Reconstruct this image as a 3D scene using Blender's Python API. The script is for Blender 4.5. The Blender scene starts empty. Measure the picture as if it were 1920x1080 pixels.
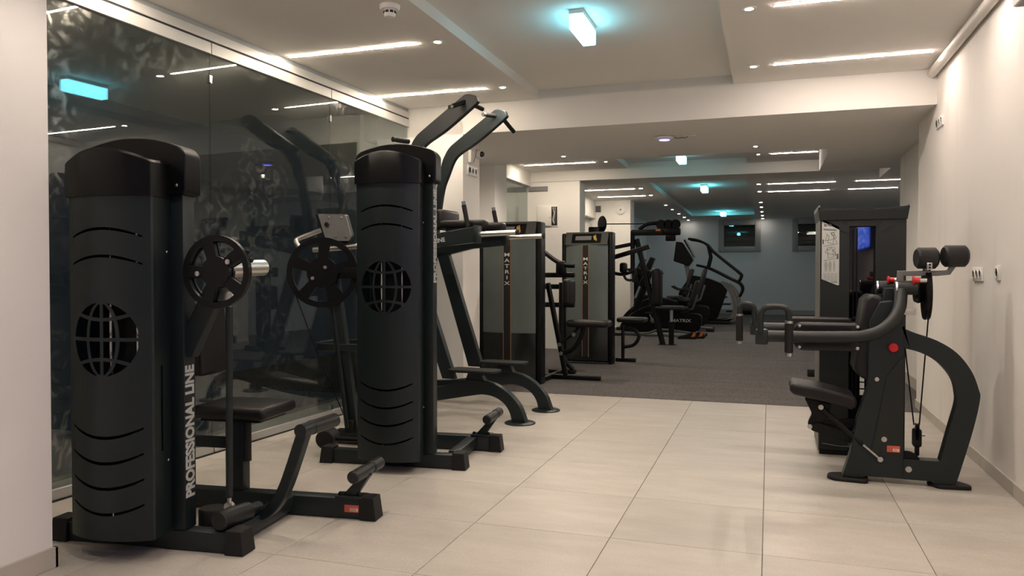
import bpy, bmesh, math, random
from mathutils import Vector, Matrix, geometry
random.seed(7)
S = bpy.context.scene
COL = S.collection
PI = math.pi

# ------------------------------------------------------------------ camera, world, exposure
cd = bpy.data.cameras.new('camera'); cam = bpy.data.objects.new('camera', cd); COL.objects.link(cam)
cd.sensor_width = 36; cd.lens = 1429 / 1920 * 36; cd.clip_start = .05; cd.clip_end = 100
cam.location = (0, 0, 1.2); cam.rotation_euler = (PI / 2 - .0181, 0, .3254)
S.camera = cam
w = bpy.data.worlds.new('night'); S.world = w; w.use_nodes = True
w.node_tree.nodes['Background'].inputs[0].default_value = (.5, .6, .7, 1)
w.node_tree.nodes['Background'].inputs[1].default_value = .006
S.view_settings.view_transform = 'Standard'; S.view_settings.look = 'None'
S.view_settings.gamma = 1; S.view_settings.use_curve_mapping = False
S.view_settings.exposure = 1.75
LED_W = 63.0      # radiance of the warm ceiling strips
SPOT_W = 10.0     # watts of each recessed spot
LAMP_W = 3.6      # radiance of the cyan ceiling boxes

# ------------------------------------------------------------------ materials
MAT = {}
def nodes(m): return m.node_tree.nodes, m.node_tree.links
def mat(name, col, rough=.5, metal=0., noise=None, bump=None, coat=0., spec=.5):
    m = bpy.data.materials.new(name); m.use_nodes = True; N, L = nodes(m)
    b = N['Principled BSDF']; b.inputs['Base Color'].default_value = (*col, 1)
    b.inputs['Roughness'].default_value = rough; b.inputs['Metallic'].default_value = metal
    b.inputs['Coat Weight'].default_value = coat; b.inputs['Specular IOR Level'].default_value = spec
    if noise or bump:
        tc = N.new('ShaderNodeTexCoord')
    if noise:
        sc, amt = noise
        n = N.new('ShaderNodeTexNoise'); n.inputs['Scale'].default_value = sc; n.inputs['Detail'].default_value = 4
        L.new(tc.outputs['Object'], n.inputs['Vector'])
        r = N.new('ShaderNodeMapRange'); r.inputs[3].default_value = 1 - amt; r.inputs[4].default_value = 1 + amt
        L.new(n.outputs['Fac'], r.inputs[0])
        mx = N.new('ShaderNodeVectorMath'); mx.operation = 'SCALE'; mx.inputs[0].default_value = col
        L.new(r.outputs[0], mx.inputs['Scale']); L.new(mx.outputs[0], b.inputs['Base Color'])
    if bump:
        sc, st = bump
        n2 = N.new('ShaderNodeTexNoise'); n2.inputs['Scale'].default_value = sc; n2.inputs['Detail'].default_value = 3
        L.new(tc.outputs['Object'], n2.inputs['Vector'])
        bp = N.new('ShaderNodeBump'); bp.inputs['Strength'].default_value = st; bp.inputs['Distance'].default_value = .002
        L.new(n2.outputs['Fac'], bp.inputs['Height']); L.new(bp.outputs[0], b.inputs['Normal'])
    MAT[name] = m; return m
def emit(name, col, st):
    m = bpy.data.materials.new(name); m.use_nodes = True; N, L = nodes(m)
    N.remove(N['Principled BSDF']); e = N.new('ShaderNodeEmission')
    e.inputs[0].default_value = (*col, 1); e.inputs[1].default_value = st
    L.new(e.outputs[0], N['Material Output'].inputs[0]); MAT[name] = m; return m

mat('wall', (.80, .765, .715), .85, noise=(2.2, .03), bump=(260, .25))
m_ = MAT['wall']; N, L = nodes(m_)      # faint vertical damp streaks on the plaster
tc_ = N.new('ShaderNodeTexCoord'); mp_ = N.new('ShaderNodeMapping'); mp_.inputs['Scale'].default_value = (3, 3.4, .55); L.new(tc_.outputs['Object'], mp_.inputs[0])
ns_ = N.new('ShaderNodeTexNoise'); ns_.inputs['Scale'].default_value = 1.7; ns_.inputs['Detail'].default_value = 5; L.new(mp_.outputs[0], ns_.inputs['Vector'])
mr_ = N.new('ShaderNodeMapRange'); mr_.inputs[1].default_value = .56; mr_.inputs[2].default_value = .66; mr_.inputs[3].default_value = 1; mr_.inputs[4].default_value = .955; L.new(ns_.outputs['Fac'], mr_.inputs[0])
sc_ = N.new('ShaderNodeVectorMath'); sc_.operation = 'SCALE'; bs_ = N['Principled BSDF'].inputs['Base Color']; L.new(bs_.links[0].from_socket, sc_.inputs[0]); L.new(mr_.outputs[0], sc_.inputs['Scale']); L.new(sc_.outputs[0], bs_)
mat('column', (.82, .80, .76), .85, noise=(2.2, .03), bump=(260, .2))
mat('ceiling', (.72, .70, .66), .9, noise=(1.5, .02), bump=(180, .15))
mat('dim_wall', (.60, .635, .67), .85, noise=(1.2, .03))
mat('skirting', (.50, .46, .40), .45, noise=(9, .06))
mat('grout', (.16, .14, .12), .9)
mat('anthracite', (.0085, .0140, .0155), .37, spec=.40, noise=(420, .12), bump=(700, .25))
mat('black_plastic', (.0035, .0036, .004), .33, spec=.20, bump=(900, .2))
mat('black_metal', (.005, .005, .0055), .40, spec=.22)
mat('rubber', (.009, .0085, .0085), .6, spec=.3, bump=(300, .3))
mat('foam', (.015, .0155, .0155), .42, spec=.35, bump=(120, .3))
mat('leather', (.010, .009, .0095), .40, spec=.35, bump=(330, .35))
mat('chrome', (.78, .77, .75), .16, 1)
mat('steel', (.55, .54, .52), .32, 1)
mat('alu', (.46, .46, .445), .42, .5, noise=(30, .04))
mat('alu_dark', (.27, .29, .30), .5, .4)
mat('letter_grey', (.42, .43, .41), .55)
mat('letter_white', (.75, .75, .73), .5)
mat('white_plastic', (.78, .77, .73), .4)
mat('pipe_white', (.66, .63, .58), .5)
mat('grey_metal', (.16, .16, .16), .45, .3)
mat('mid_grey', (.20, .20, .20), .5)
mat('red', (.55, .01, .015), .3)
mat('label_red', (.55, .10, .06), .5)
mat('label_paper', (.70, .66, .58), .6)
mat('copper', (.33, .20, .12), .4, .3)
mat('gold', (.62, .38, .06), .45)
mat('orange', (.85, .22, .02), .5)
mat('display', (.09, .095, .09), .25)
mat('tower_paint', (.0135, .0165, .016), .46, spec=.34, noise=(300, .08), bump=(600, .2))
mat('tower_edge', (.13, .127, .118), .5)
mat('inside_black', (.004, .004, .004), .6)
mat('print_paper', (.50, .52, .49), .5)
mat('print_ink', (.06, .065, .065), .6)
mat('print_soft', (.33, .34, .33), .6)
mat('frame_grey', (.30, .31, .32), .5)
mat('gloss_black', (.006, .006, .008), .06, coat=.6)
m_ = mat('plexi', (.003, .003, .004), .03); m_.node_tree.nodes['Principled BSDF'].inputs['IOR'].default_value = 1.9
mat('shield', (.115, .138, .132), .25, noise=(1.4, .3))
mat('shield_low', (.012, .014, .014), .18)
mat('silver_cover', (.17, .17, .165), .4, .2)
emit('led', (1.0, .835, .665), LED_W)
emit('led_bright', (1.0, .835, .665), LED_W * 1.3)
emit('led_cool', (1.0, .835, .735), LED_W * .88)
emit('spot', (1.0, .88, .74), 30)
emit('spot_far', (1.0, .85, .70), 55)
emit('lamp', (.22, .80, 1.0), LAMP_W)
emit('lamp_teal', (.16, .86, 1.0), LAMP_W * 1.35)
emit('lamp_pale', (.30, .86, .95), LAMP_W * .62)
emit('blue_led', (.10, .10, 1.0), 3.0)

def tile_mat():
    m = bpy.data.materials.new('floor_tile'); m.use_nodes = True; N, L = nodes(m); b = N['Principled BSDF']
    tc = N.new('ShaderNodeTexCoord'); oi = N.new('ShaderNodeObjectInfo')
    ad = N.new('ShaderNodeVectorMath'); ad.operation = 'ADD'
    sc = N.new('ShaderNodeVectorMath'); sc.operation = 'SCALE'; sc.inputs[0].default_value = (37, 53, 11)
    L.new(oi.outputs['Random'], sc.inputs['Scale']); L.new(tc.outputs['Object'], ad.inputs[0]); L.new(sc.outputs[0], ad.inputs[1])
    mp = N.new('ShaderNodeMapping'); mp.inputs['Scale'].default_value = (1.1, 3.2, 1); L.new(ad.outputs[0], mp.inputs[0])
    n1 = N.new('ShaderNodeTexNoise'); n1.inputs['Scale'].default_value = 2.3; n1.inputs['Detail'].default_value = 7; n1.inputs['Roughness'].default_value = .6
    L.new(mp.outputs[0], n1.inputs['Vector'])
    n2 = N.new('ShaderNodeTexNoise'); n2.inputs['Scale'].default_value = 150; n2.inputs['Detail'].default_value = 2; L.new(ad.outputs[0], n2.inputs['Vector'])
    cr = N.new('ShaderNodeValToRGB'); cr.color_ramp.elements[0].position = .30; cr.color_ramp.elements[1].position = .72
    cr.color_ramp.elements[0].color = (.47, .435, .385, 1); cr.color_ramp.elements[1].color = (.58, .54, .475, 1)
    L.new(n1.outputs['Fac'], cr.inputs[0])
    mx = N.new('ShaderNodeMix'); mx.data_type = 'RGBA'; mx.blend_type = 'MULTIPLY'; mx.inputs['Factor'].default_value = .35
    L.new(cr.outputs[0], mx.inputs['A']); L.new(n2.outputs['Fac'], mx.inputs['B'])
    g = N.new('ShaderNodeVectorMath'); g.operation = 'SCALE'; r = N.new('ShaderNodeMapRange'); r.inputs[3].default_value = 1.02; r.inputs[4].default_value = 1.12
    L.new(oi.outputs['Random'], r.inputs[0]); L.new(mx.outputs['Result'], g.inputs[0]); L.new(r.outputs[0], g.inputs['Scale'])
    L.new(g.outputs[0], b.inputs['Base Color']); b.inputs['Roughness'].default_value = .42
    bp = N.new('ShaderNodeBump'); bp.inputs['Strength'].default_value = .12; bp.inputs['Distance'].default_value = .002
    L.new(n2.outputs['Fac'], bp.inputs['Height']); L.new(bp.outputs[0], b.inputs['Normal'])
    MAT['tile'] = m
tile_mat()
def carpet_mat():
    m = bpy.data.materials.new('carpet'); m.use_nodes = True; N, L = nodes(m); b = N['Principled BSDF']
    tc = N.new('ShaderNodeTexCoord')
    n1 = N.new('ShaderNodeTexNoise'); n1.inputs['Scale'].default_value = 90; n1.inputs['Detail'].default_value = 5; L.new(tc.outputs['Object'], n1.inputs['Vector'])
    mp = N.new('ShaderNodeMapping'); mp.inputs['Scale'].default_value = (.5, 3.5, 1); L.new(tc.outputs['Object'], mp.inputs[0])
    n2 = N.new('ShaderNodeTexNoise'); n2.inputs['Scale'].default_value = 1.6; n2.inputs['Detail'].default_value = 4; L.new(mp.outputs[0], n2.inputs['Vector'])
    ad = N.new('ShaderNodeMath'); ad.operation = 'MULTIPLY_ADD'; ad.inputs[1].default_value = .14
    L.new(n2.outputs['Fac'], ad.inputs[0]); L.new(n1.outputs['Fac'], ad.inputs[2])
    cr = N.new('ShaderNodeValToRGB'); cr.color_ramp.elements[0].position = .36; cr.color_ramp.elements[1].position = .82
    cr.color_ramp.elements[0].color = (.050, .048, .048, 1); cr.color_ramp.elements[1].color = (.215, .200, .195, 1)
    L.new(ad.outputs[0], cr.inputs[0]); L.new(cr.outputs[0], b.inputs['Base Color']); b.inputs['Roughness'].default_value = .95
    b.inputs['Specular IOR Level'].default_value = .15
    bp = N.new('ShaderNodeBump'); bp.inputs['Strength'].default_value = .8; bp.inputs['Distance'].default_value = .006
    L.new(n1.outputs['Fac'], bp.inputs['Height']); L.new(bp.outputs[0], b.inputs['Normal'])
    MAT['carpet'] = m
carpet_mat()
def glass_mat(name, dirt, tint=(.82, .86, .86)):
    m = bpy.data.materials.new(name); m.use_nodes = True; N, L = nodes(m); N.remove(N['Principled BSDF'])
    tr = N.new('ShaderNodeBsdfTransparent'); tr.inputs[0].default_value = (*tint, 1)
    gl = N.new('ShaderNodeBsdfGlossy'); gl.inputs['Roughness'].default_value = .0; gl.inputs[0].default_value = (.95, 1, .98, 1)
    fr = N.new('ShaderNodeFresnel'); ge = N.new('ShaderNodeNewGeometry'); ir = N.new('ShaderNodeMapRange'); ir.inputs[3].default_value = 1.52; ir.inputs[4].default_value = 1 / 1.52
    L.new(ge.outputs['Backfacing'], ir.inputs[0]); L.new(ir.outputs[0], fr.inputs[0])
    k = N.new('ShaderNodeMath'); k.operation = 'MULTIPLY'; k.inputs[1].default_value = 1.25; L.new(fr.outputs[0], k.inputs[0])
    mx = N.new('ShaderNodeMixShader'); L.new(k.outputs[0], mx.inputs[0]); L.new(tr.outputs[0], mx.inputs[1]); L.new(gl.outputs[0], mx.inputs[2])
    df = N.new('ShaderNodeBsdfGlossy'); df.inputs[0].default_value = (.62, .62, .58, 1); df.inputs['Roughness'].default_value = .26
    tc = N.new('ShaderNodeTexCoord')
    n1 = N.new('ShaderNodeTexNoise'); n1.inputs['Scale'].default_value = 7.5; n1.inputs['Detail'].default_value = 9; n1.inputs['Distortion'].default_value = 2.2
    L.new(tc.outputs['Object'], n1.inputs['Vector'])
    n2 = N.new('ShaderNodeTexNoise'); n2.inputs['Scale'].default_value = 1.1; n2.inputs['Detail'].default_value = 1; L.new(tc.outputs['Object'], n2.inputs['Vector'])
    a = N.new('ShaderNodeMapRange'); a.inputs[1].default_value = .50; a.inputs[2].default_value = .66; L.new(n1.outputs['Fac'], a.inputs[0])
    c = N.new('ShaderNodeMapRange'); c.inputs[1].default_value = .44; c.inputs[2].default_value = .60; L.new(n2.outputs['Fac'], c.inputs[0])
    p = N.new('ShaderNodeMath'); p.operation = 'MULTIPLY'; L.new(a.outputs[0], p.inputs[0]); L.new(c.outputs[0], p.inputs[1])
    q = N.new('ShaderNodeMath'); q.operation = 'MULTIPLY_ADD'; q.inputs[1].default_value = dirt; q.inputs[2].default_value = dirt * .06; L.new(p.outputs[0], q.inputs[0])
    m2 = N.new('ShaderNodeMixShader'); L.new(q.outputs[0], m2.inputs[0]); L.new(mx.outputs[0], m2.inputs[1]); L.new(df.outputs[0], m2.inputs[2])
    L.new(m2.outputs[0], N['Material Output'].inputs[0]); MAT[name] = m
glass_mat('glass', .20)
glass_mat('window_glass', .01)
def sky_screen():
    m = bpy.data.materials.new('screen_sky'); m.use_nodes = True; N, L = nodes(m); N.remove(N['Principled BSDF'])
    tc = N.new('ShaderNodeTexCoord'); n = N.new('ShaderNodeTexNoise'); n.inputs['Scale'].default_value = 5; n.inputs['Detail'].default_value = 5
    mp = N.new('ShaderNodeMapping'); mp.inputs['Scale'].default_value = (1, 1, 3); L.new(tc.outputs['Object'], mp.inputs[0]); L.new(mp.outputs[0], n.inputs['Vector'])
    cr = N.new('ShaderNodeValToRGB'); cr.color_ramp.elements[0].position = .42; cr.color_ramp.elements[1].position = .75
    cr.color_ramp.elements[0].color = (.03, .10, .75, 1); cr.color_ramp.elements[1].color = (.35, .45, .85, 1); L.new(n.outputs['Fac'], cr.inputs[0])
    e = N.new('ShaderNodeEmission'); e.inputs[1].default_value = 1.6; L.new(cr.outputs[0], e.inputs[0]); L.new(e.outputs[0], N['Material Output'].inputs[0]); MAT['screen_sky'] = m
sky_screen()

# ------------------------------------------------------------------ mesh helpers
def cat(pts, n=6, closed=False):
    P = [Vector(p) for p in pts]; out = []; m = len(P)
    rng = range(m) if closed else range(m - 1)
    for i in rng:
        p0 = P[(i - 1) % m] if (closed or i > 0) else P[i] * 2 - P[i + 1]
        p1, p2 = P[i], P[(i + 1) % m]
        p3 = P[(i + 2) % m] if (closed or i + 2 < m) else p2 * 2 - p1
        for k in range(n):
            t = k / n
            out.append(.5 * ((2 * p1) + (p2 - p0) * t + (2 * p0 - 5 * p1 + 4 * p2 - p3) * t * t + (3 * p1 - p0 - 3 * p2 + p3) * t ** 3))
    if not closed: out.append(P[-1])
    return out
def rnd(poly, r, n=4):
    out = []; m = len(poly)
    for i in range(m):
        p = Vector(poly[i]); a = Vector(poly[i - 1]) - p; b = Vector(poly[(i + 1) % m]) - p
        rr = min(r, a.length * .45, b.length * .45)
        A = p + a.normalized() * rr; B = p + b.normalized() * rr
        for k in range(n + 1):
            t = k / n; out.append(tuple(A * (1 - t) ** 2 + p * 2 * t * (1 - t) + B * t * t))
    return out

class MB:
    def __init__(s): s.bm = bmesh.new()
    def box(s, u0, u1, v0, v1, z0, z1, r=0, seg=2):
        M = Matrix.Translation(((u0 + u1) / 2, (v0 + v1) / 2, (z0 + z1) / 2)) @ Matrix.Diagonal((abs(u1 - u0), abs(v1 - v0), abs(z1 - z0), 1))
        g = bmesh.ops.create_cube(s.bm, size=1, matrix=M)
        if r:
            es = list({e for v in g['verts'] for e in v.link_edges})
            bmesh.ops.bevel(s.bm, geom=es, offset=r, segments=seg, profile=.5, affect='EDGES')
        return s
    def prism(s, a, b):
        n = len(a); A = [s.bm.verts.new(p) for p in a]; B = [s.bm.verts.new(p) for p in b]
        for i in range(n):
            j = (i + 1) % n; s.bm.faces.new((A[i], A[j], B[j], B[i]))
        s.bm.faces.new(A[::-1]); s.bm.faces.new(B); return s
    def plate(s, poly, v0, v1): return s.prism([(p[0], v0, p[1]) for p in poly], [(p[0], v1, p[1]) for p in poly])
    def slab(s, poly, z0, z1): return s.prism([(p[0], p[1], z0) for p in poly], [(p[0], p[1], z1) for p in poly])
    def side(s, poly, u0, u1): return s.prism([(u0, p[0], p[1]) for p in poly], [(u1, p[0], p[1]) for p in poly])
    def sweep(s, path, sect, up=(0, 0, 1), closed=False):
        P = [Vector(p) for p in path]; n = len(P); up = Vector(up); rings = []
        for i in range(n):
            if closed: t = P[(i + 1) % n] - P[i - 1]
            else: t = P[min(i + 1, n - 1)] - P[max(i - 1, 0)]
            t.normalize(); x = t.cross(up)
            if x.length < 1e-3: x = t.cross(Vector((0, 1, 0)))
            x.normalize(); y = x.cross(t)
            rings.append([s.bm.verts.new(P[i] + x * a + y * b) for a, b in sect])
        m = len(sect)
        for i in range(n if closed else n - 1):
            A, B = rings[i], rings[(i + 1) % n]
            for k in range(m):
                l = (k + 1) % m; s.bm.faces.new((A[k], A[l], B[l], B[k]))
        if not closed:
            s.bm.faces.new(rings[0][::-1]); s.bm.faces.new(rings[-1])
        return s
    def tube(s, path, r, seg=12, up=(0, 0, 1), closed=False):
        # parallel transport
        P = [Vector(p) for p in path]; n = len(P)
        T = []
        for i in range(n):
            t = (P[(i + 1) % n] - P[i - 1]) if closed else (P[min(i + 1, n - 1)] - P[max(i - 1, 0)])
            T.append(t.normalized())
        x = T[0].orthogonal().normalized(); rings = []
        for i in range(n):
            if i: x = (x - T[i] * x.dot(T[i])).normalized()
            y = T[i].cross(x)
            rings.append([s.bm.verts.new(P[i] + (x * math.cos(2 * PI * k / seg) + y * math.sin(2 * PI * k / seg)) * r) for k in range(seg)])
        for i in range(n if closed else n - 1):
            A, B = rings[i], rings[(i + 1) % n]
            for k in range(seg):
                l = (k + 1) % seg; s.bm.faces.new((A[k], A[l], B[l], B[k]))
        if not closed:
            s.bm.faces.new(rings[0][::-1]); s.bm.faces.new(rings[-1])
        return s
    def bar(s, path, w, h, up=(0, 0, 1)):
        return s.sweep(path, [(-w / 2, -h / 2), (w / 2, -h / 2), (w / 2, h / 2), (-w / 2, h / 2)], up)
    def cyl(s, p0, p1, r, seg=20): return s.tube([p0, p1], r, seg)
    def rod(s, p0, p1, r, e=.006, seg=20):      # cylinder with eased ends
        a, b = Vector(p0), Vector(p1); d = (b - a).normalized(); rr = [r - e, r, r, r - e]; pp = [a, a + d * e, b - d * e, b]
        x = d.orthogonal().normalized(); y = d.cross(x); R = []
        for p, q in zip(pp, rr): R.append([s.bm.verts.new(p + (x * math.cos(2 * PI * k / seg) + y * math.sin(2 * PI * k / seg)) * q) for k in range(seg)])
        for A, B in zip(R, R[1:]):
            for k in range(seg): s.bm.faces.new((A[k], A[(k + 1) % seg], B[(k + 1) % seg], B[k]))
        s.bm.faces.new(R[0][::-1]); s.bm.faces.new(R[-1]); return s
    def sph(s, c, r, sc=(1, 1, 1), seg=12):
        bmesh.ops.create_uvsphere(s.bm, u_segments=seg, v_segments=seg // 2 + 1, radius=1,
            matrix=Matrix.Translation(c) @ Matrix.Diagonal((r * sc[0], r * sc[1], r * sc[2], 1))); return s
    def lathe(s, c, prof, axis=(0, 0, 1), seg=24):
        c = Vector(c); d = Vector(axis).normalized(); x = d.orthogonal().normalized(); y = d.cross(x); R = []
        for r, h in prof: R.append([s.bm.verts.new(c + d * h + (x * math.cos(2 * PI * k / seg) + y * math.sin(2 * PI * k / seg)) * max(r, 1e-4)) for k in range(seg)])
        for A, B in zip(R, R[1:]):
            for k in range(seg): s.bm.faces.new((A[k], A[(k + 1) % seg], B[(k + 1) % seg], B[k]))
        s.bm.faces.new(R[0][::-1]); s.bm.faces.new(R[-1]); return s
    def mesh(s, name, ang=38):
        bmesh.ops.recalc_face_normals(s.bm, faces=s.bm.faces)
        me = bpy.data.meshes.new(name); s.bm.to_mesh(me); s.bm.free()
        for p in me.polygons: p.use_smooth = True
        me.set_sharp_from_angle(angle=math.radians(ang)); return me
    def obj(s, name, m, parent=None, bev=0, loc=None):
        return mkobj(name, s.mesh(name), m, parent, bev, loc)
def mkobj(name, me, m, parent=None, bev=0, loc=None):
    o = bpy.data.objects.new(name, me); COL.objects.link(o)
    if m: me.materials.clear(); me.materials.append(MAT[m])
    if parent: o.parent = parent
    if loc: o.location = loc
    if bev:
        b = o.modifiers.new('bevel', 'BEVEL'); b.width = bev; b.segments = 2; b.limit_method = 'ANGLE'; b.angle_limit = math.radians(40)
    return o
def B(*a, **k): return MB().box(*a, **k)
def tag(o, label, catg, group=None, kind=None):
    o['label'] = label; o['category'] = catg
    if group: o['group'] = group
    if kind: o['kind'] = kind
    return o
def thing(name, label, catg, loc=(0, 0, 0), rz=0, group=None, kind=None):
    o = bpy.data.objects.new(name, None); COL.objects.link(o); o.empty_display_size = .1
    o.location = loc; o.rotation_euler = (0, 0, math.radians(rz)); return tag(o, label, catg, group, kind)
def copy_tree(o, parent=None):
    c = o.copy(); COL.objects.link(c); c.parent = parent
    for ch in [x for x in o.children]: copy_tree(ch, c)
    return c
def evalmesh(o, name):
    bpy.context.view_layer.update(); dg = bpy.context.evaluated_depsgraph_get()
    return bpy.data.meshes.new_from_object(o.evaluated_get(dg), depsgraph=dg)
def boolean(base, cutter, name):
    a = bpy.data.objects.new('tmp_a', base); b = bpy.data.objects.new('tmp_b', cutter); COL.objects.link(a); COL.objects.link(b)
    md = a.modifiers.new('b', 'BOOLEAN'); md.operation = 'DIFFERENCE'; md.solver = 'EXACT'; md.object = b
    me = evalmesh(a, name); me.name = name
    bpy.data.objects.remove(a); bpy.data.objects.remove(b)
    for p in me.polygons: p.use_smooth = True
    me.set_sharp_from_angle(angle=math.radians(30)); return me
def text(name, body, size, M, m, parent, bold=0., depth=.0006, align='CENTER', space=1., line=1., wide=1.):
    c = bpy.data.curves.new('txt', 'FONT'); c.body = body; c.size = size; c.offset = bold; c.extrude = depth
    c.align_x = align; c.align_y = 'CENTER'; c.space_character = space; c.space_line = line; c.resolution_u = 3
    o = bpy.data.objects.new('tmp_t', c); COL.objects.link(o); me = evalmesh(o, name); me.name = name
    bpy.data.objects.remove(o); bpy.data.curves.remove(c); me.transform(M @ Matrix.Diagonal((wide, 1, 1, 1)))
    return mkobj(name, me, m, parent)
def basis(x, y, o):
    x = Vector(x).normalized(); y = Vector(y).normalized(); z = x.cross(y)
    return Matrix(((x.x, y.x, z.x, o[0]), (x.y, y.y, z.y, o[1]), (x.z, y.z, z.z, o[2]), (0, 0, 0, 1)))

# ------------------------------------------------------------------ the setting
T = .66; X0, Y0 = -.021, 3.410
CARP = Y0 + 6 * T
fl = B(-4.0, 1.262, -3.0, CARP, -.12, -.0035).obj('floor', 'grout'); tag(fl, 'beige stone tiled floor of the front room with dark joints', 'floor', kind='structure')
tile_cache = {}
def tile(w, d):
    k = (round(w, 3), round(d, 3))
    if k not in tile_cache: tile_cache[k] = B(-w / 2, w / 2, -d / 2, d / 2, -.02, 0, r=.0012, seg=1).mesh('tile')
    return tile_cache[k]
g = .0017
for i in range(-7, 3):
    for j in range(-9, 6):
        x0, x1 = max(X0 + i * T, -3.9), min(X0 + (i + 1) * T, 1.261); y0, y1 = max(Y0 + j * T, -2.9), Y0 + (j + 1) * T
        if x1 - x0 < .02 or y1 - y0 < .02: continue
        o = mkobj('tile', tile(x1 - x0 - 2 * g, y1 - y0 - 2 * g), None, fl, loc=((x0 + x1) / 2, (y0 + y1) / 2, 0))
        if not o.data.materials: o.data.materials.append(MAT['tile'])
cp = B(-6.2, 3.6, CARP, 24.2, -.12, .004).obj('floor_carpet', 'carpet'); tag(cp, 'dark grey carpet covering the floor behind the tiles', 'carpet', kind='structure')

def wall(name, label, m, *boxes):
    mb = MB()
    for b in boxes: mb.box(*b)
    o = mb.obj(name, m); return tag(o, label, 'wall', kind='structure')
wr = wall('wall_right', 'long cream plaster wall along the right of the tiled room', 'wall', (1.262, 1.60, -3.0, 7.65, -.1, 3.0))
wall('wall_right_recess', 'cream wall set back behind the weight tower on the carpet', 'wall', (1.445, 1.60, 7.65, 9.91, -.1, 3.0))
wall('wall_right_far', 'far right side wall of the carpeted room', 'dim_wall', (3.3, 3.6, 7.65, 24.2, -.1, 3.0), (1.60, 3.3, 9.6, 9.91, -.1, 3.0))
wall('wall_back', 'blue-grey back wall with two small windows', 'dim_wall', (-6.2, -1.36, 23.9, 24.2, -.1, 3.0), (-.345, .735, 23.9, 24.2, -.1, 3.0), (1.75, 3.6, 23.9, 24.2, -.1, 3.0),
     (-1.36, -.345, 23.9, 24.2, -.1, 1.98), (.735, 1.75, 23.9, 24.2, -.1, 1.98), (-1.36, -.345, 23.9, 24.2, 2.72, 3.0), (.735, 1.75, 23.9, 24.2, 2.72, 3.0))
wall('wall_rear', 'plain wall at the near end of the room', 'wall', (-4.0, 1.6, -3.2, -3.0, -.1, 3.0))
wl = wall('wall_left', 'white plaster pillar at the left edge beside the glass', 'column', (-4.0, -2.772, -3.0, 2.335, -.1, 3.0))
wall('wall_left_column', 'cream column carrying sockets beside the pull-up tower', 'column', (-3.75, -2.82, 6.871, 7.316, -.1, 3.0))
wall('wall_left_pier', 'narrow cream pier at the rear of the wide ceiling beam', 'column', (-4.2, -3.50, 7.316, 8.93, -.1, 3.0), (-4.2, -3.24, 8.93, 9.39, -.1, 3.0))
wb = wall('wall_left_box', 'white wall with the open electrical cabinet', 'column', (-4.6, -2.85, 11.8, 12.17, -.1, 3.0))
wall('wall_left_far', 'white wall end with a round detector in the third bay', 'column', (-5.2, -2.92, 16.85, 17.35, -.1, 3.0), (-4.2, -3.85, 12.17, 16.85, -.1, 3.0))
wall('wall_left_dark', 'dim left side wall of the unlit far bay', 'dim_wall', (-4.2, -3.64, 17.35, 23.9, -.1, 3.0))

# ceiling
cl = B(-6.2, 3.6, -3.2, 24.2, 2.92, 3.05).obj('ceiling', 'ceiling'); tag(cl, 'white ceiling with raised centre trays, lowered side panels and beams', 'ceiling', kind='structure')
for nm, b in [('ceiling_panel', (-3.9, -2.055, -3.0, 6.871, 2.84, 2.93)), ('ceiling_panel', (-.302, 1.30, -3.0, 6.871, 2.84, 2.93)),
              ('beam', (-3.9, 1.60, 6.871, 8.93, 2.556, 2.93)),
              ('ceiling_panel', (-4.6, -2.078, 8.93, 11.78, 2.84, 2.93)), ('ceiling_panel', (-.315, 1.6, 8.93, 11.78, 2.84, 2.93)),
              ('bulkhead', (.615, 1.60, 8.93, 10.78, 2.556, 2.85)), ('bulkhead', (1.463, 2.6, 10.78, 11.86, 2.556, 2.85)),
              ('beam', (-4.6, 3.3, 11.78, 12.44, 2.68, 2.93)),
              ('ceiling_panel', (-5.2, -2.075, 12.44, 23.95, 2.84, 2.93)), ('ceiling_panel', (-.385, 3.3, 12.44, 23.95, 2.84, 2.93)),
              ('ceiling_panel', (-2.075, -.385, 22.0, 23.95, 2.84, 2.93)), ('downstand', (-3.9, -3.66, 9.39, 11.78, 2.62, 2.85)),
              ('downstand', (-4.2, -3.70, 12.44, 16.85, 2.45, 2.85))]:
    B(*b).obj(nm, 'ceiling', cl)

# skirtings
sk = thing('baseboard_right', 'beige tile skirting along the foot of the right wall', 'skirting', kind='structure')
y = Y0 - 9 * T
while y < 7.64:
    y1 = min(y + T, 7.65)
    if y1 > -2.9: B(1.250, 1.264, max(y, -2.9) + .0015, y1 - .0015, 0, .078, r=.002, seg=1).obj('skirting_tile', 'skirting', sk)
    y = y1
sl = thing('baseboard_left', 'beige tile skirting around the foot of the white pillar', 'skirting', kind='structure')
for a in (-2.8, -1.48, -.16, 1.16): B(-2.775, -2.757, a, min(a + 1.317, 2.35), 0, .085, r=.002, seg=1).obj('skirting_tile', 'skirting', sl)
B(-3.5, -2.757, 2.335, 2.35, 0, .085, r=.002, seg=1).obj('skirting_tile', 'skirting', sl)
tag(B(1.432, 1.447, 7.66, 9.90, 0, .12).obj('baseboard_recess', 'skirting'), 'pale skirting of the recessed wall behind the cables', 'skirting', kind='structure')
tag(B(-6, 3.3, 23.87, 23.9, 0, .14).obj('baseboard_back', 'frame_grey'), 'dark skirting below the two small windows', 'skirting', kind='structure')
tag(MB().tube([(1.222, -3, 2.803), (1.222, 6.87, 2.803)], .036, 16).obj('trim_1', 'pipe_white'), 'white pipe run in the corner of ceiling and right wall', 'pipe', kind='structure')

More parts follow.
